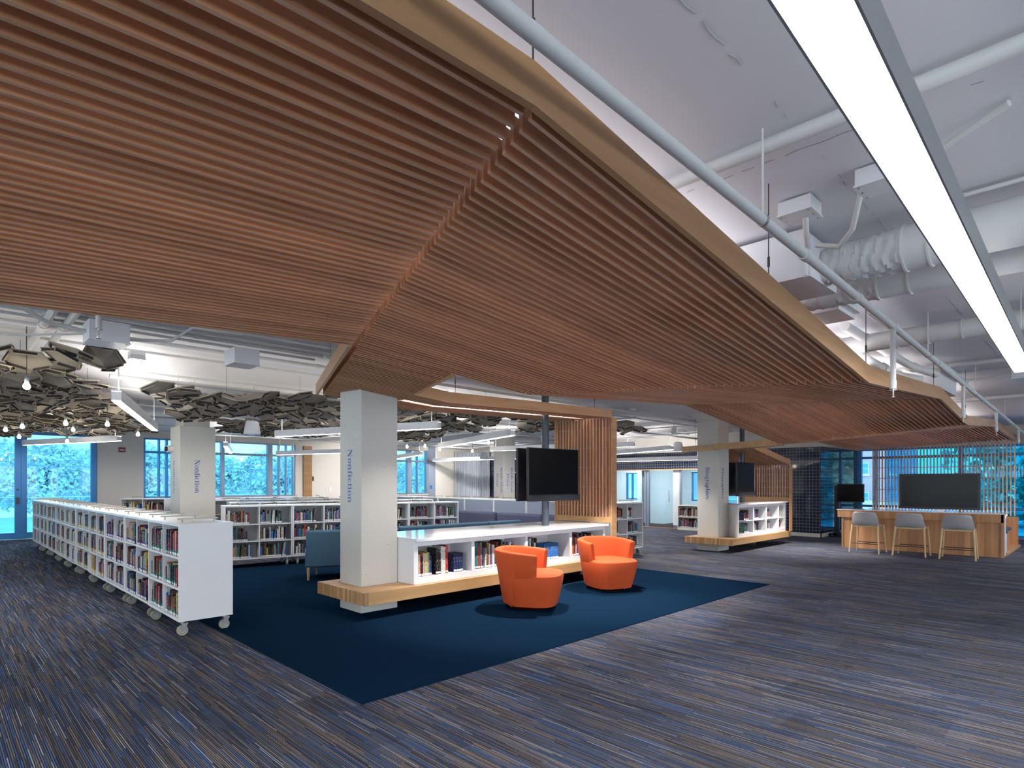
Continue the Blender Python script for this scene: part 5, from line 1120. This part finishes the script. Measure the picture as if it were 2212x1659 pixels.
# ------------------------------------------------------------------ outside
struct(MB().box((-60, YW + WT, -0.3), (60, 36, -0.12)).build('ground_terrace', 'field', smooth=False))
struct(MB().box((XW + 0.3, -50, -0.35), (70, YW, -0.12)).build('ground_street', 'field', smooth=False))
def railing(p, q, label, z=1.04, step=2.2):
    r = empty('glass_railing', (p[0], p[1], -0.12)); tag(r, label, 'railing')
    MB().tube([(p[0], p[1], z), (q[0], q[1], z)], 0.02, 0, 8).build('handrail', 'steel', r)
    L = math.dist(p, q); k = 0; b = MB()
    while k < L: t = k / L; x, y = p[0] + (q[0] - p[0]) * t, p[1] + (q[1] - p[1]) * t; b.box((x - 0.02, y - 0.02, -0.12), (x + 0.02, y + 0.02, z)); k += step
    b.build('post', 'alu_frame', r, smooth=False)
    MB().board((p[0], p[1], 0.0), (q[0], q[1], 0.0), 0.012, z - 0.05).build('glass_pane', 'clear_glass', r, smooth=False)
railing((-8, 23.6), (18, 23.6), 'glass railing of the terrace outside the back windows')
railing((23.2, -8), (23.2, 6), 'railing outside the window wall behind the desk', z=0.62)
fr_ = MB()
for i in range(24): fr_.box((-20 + 2.2 * i, 34.5, -0.12), (-20 + 2.2 * i + 0.06, 34.56, 2.3))
fr_.box((-20, 34.5, 2.26), (33, 34.53, 2.3)); tag(fr_.build('mesh_fence', 'alu_frame', smooth=False), 'tall posts of the sports field fence beyond the terrace', 'fence')
def tree(x, y, z0, h, rad, label, m='leaf', nl=1500, sd=0, lf=0.17):
    rn = random.Random(sd); r = empty('leafy_tree', (x, y, z0)); tag(r, label, 'tree', 'trees outside the windows')
    MB().tube([(x, y, z0), (x + rn.uniform(-.3, .3), y, z0 + h * 0.35), (x + rn.uniform(-.6, .6), y + .2, z0 + h * 0.65)], [0.2, 0.14, 0.06], 0, 8).tube([(x, y, z0 + h * 0.3), (x + 1.0, y, z0 + h * 0.6)], [0.1, 0.04], 0, 7).build('trunk', 'bark', r)
    b = MB(); lobes = [(x + rn.uniform(-rad, rad) * 0.7, y + rn.uniform(-1, 1), z0 + h * rn.uniform(0.35, 0.85), rad * rn.uniform(0.4, 0.62)) for _ in range(11)]
    for _ in range(nl):
        lx2, ly2, lz2, lr = rn.choice(lobes); a, c = rn.uniform(0, 6.28), math.acos(rn.uniform(-1, 1)); q = lr * rn.uniform(0.72, 1.05)
        p = Vector((lx2 + q * math.sin(c) * math.cos(a), ly2 + q * math.sin(c) * math.sin(a), lz2 + q * 0.8 * math.cos(c)))
        d1 = Vector((rn.uniform(-1, 1), rn.uniform(-1, 1), rn.uniform(-1, 1))).normalized(); d2 = d1.cross(Vector((rn.uniform(-1, 1), rn.uniform(-1, 1), rn.uniform(-1, 1)))).normalized(); s_ = lf * rn.uniform(0.6, 1.2)
        b.quad([p - d1 * s_, p + d2 * s_ * 0.5, p + d1 * s_, p - d2 * s_ * 0.5])
    b.build('crown', m, r, smooth=False)
tn = [(-9, 39, 4.8, 2.5), (-4.6, 41, 4.0, 2.3), (0.0, 38, 4.9, 2.7), (4.3, 42, 4.0, 2.4), (8.4, 39, 4.2, 2.4), (12.6, 41, 4.2, 2.4), (16.8, 39, 3.7, 2.4), (21.2, 41, 3.9, 2.4), (25.8, 40, 4.1, 2.5), (30.6, 41, 3.6, 2.5), (36.2, 42, 4.4, 3.0)]
tl = ['farthest left beyond the glazed doors', 'beyond the left pane of the glazed doors', 'tall one filling the right pane of the glazed doors', 'behind the wall with the alarm', 'seen through the narrow window', 'behind the clad column', 'seen through the wide back window, left part', 'seen through the wide back window, right part', 'behind the near column', 'seen through the window right of the near column', 'furthest along beyond the back windows']
for i, ((x, y, h, rad), lb) in enumerate(zip(tn, tl)): tree(x, y, -0.8, h, rad, 'leafy green tree beyond the terrace, ' + lb, nl=5200, sd=i)
for i in range(11): tree(-7 + 4.2 * i, 45.5, -0.8, 4.3 + 0.3 * (i % 3), 2.7, 'leafy green tree in the far row beyond the terrace, %s counting from the glazed doors' % ordn(i), nl=3800, sd=60 + i, lf=0.2)
for i, (x, y, h, rad) in enumerate(((29, -3.0, 6.5, 2.8), (28.5, 0.2, 6.0, 2.6), (29.5, 3.0, 6.5, 2.6), (29, -6.5, 6, 2.8))):
    tree(x, y, -1.5, h, rad, 'dark green tree outside the window wall, %s one' % ['behind the right end of the slats', 'behind the wide display', 'behind the left half of the slats', 'past the right end of the desk'][i], m='leaf_dark', nl=3000, sd=40 + i, lf=0.2)
mat('pane_blue', (0.05, 0.42, 0.62), 0.2)
hb = empty('brick_building', (62.5, 20, -6)); tag(hb, 'pale brick building with sash windows outside, between the tiled corner and the slats', 'building')
MB().box((62, 13.0, -6), (66, 34, 14)).build('brick_wall', 'brick_pale', hb, smooth=False)
for y in (13.6, 15.98, 18.4, 20.8):
    for z in (-0.42, 2.30, 5.1):
        f = MB().box((61.9, y, z), (62, y + 0.74, z + 1.06)).box((61.8, y - 0.08, z - 0.16), (62, y + 0.82, z)).build('window', 'white_lam', hb, smooth=False)
        MB().box((61.86, y + 0.06, z + 0.05), (61.9, y + 0.68, z + 0.49)).box((61.86, y + 0.06, z + 0.56), (61.9, y + 0.68, z + 1.0)).build('pane', 'pane_blue', f, smooth=False)
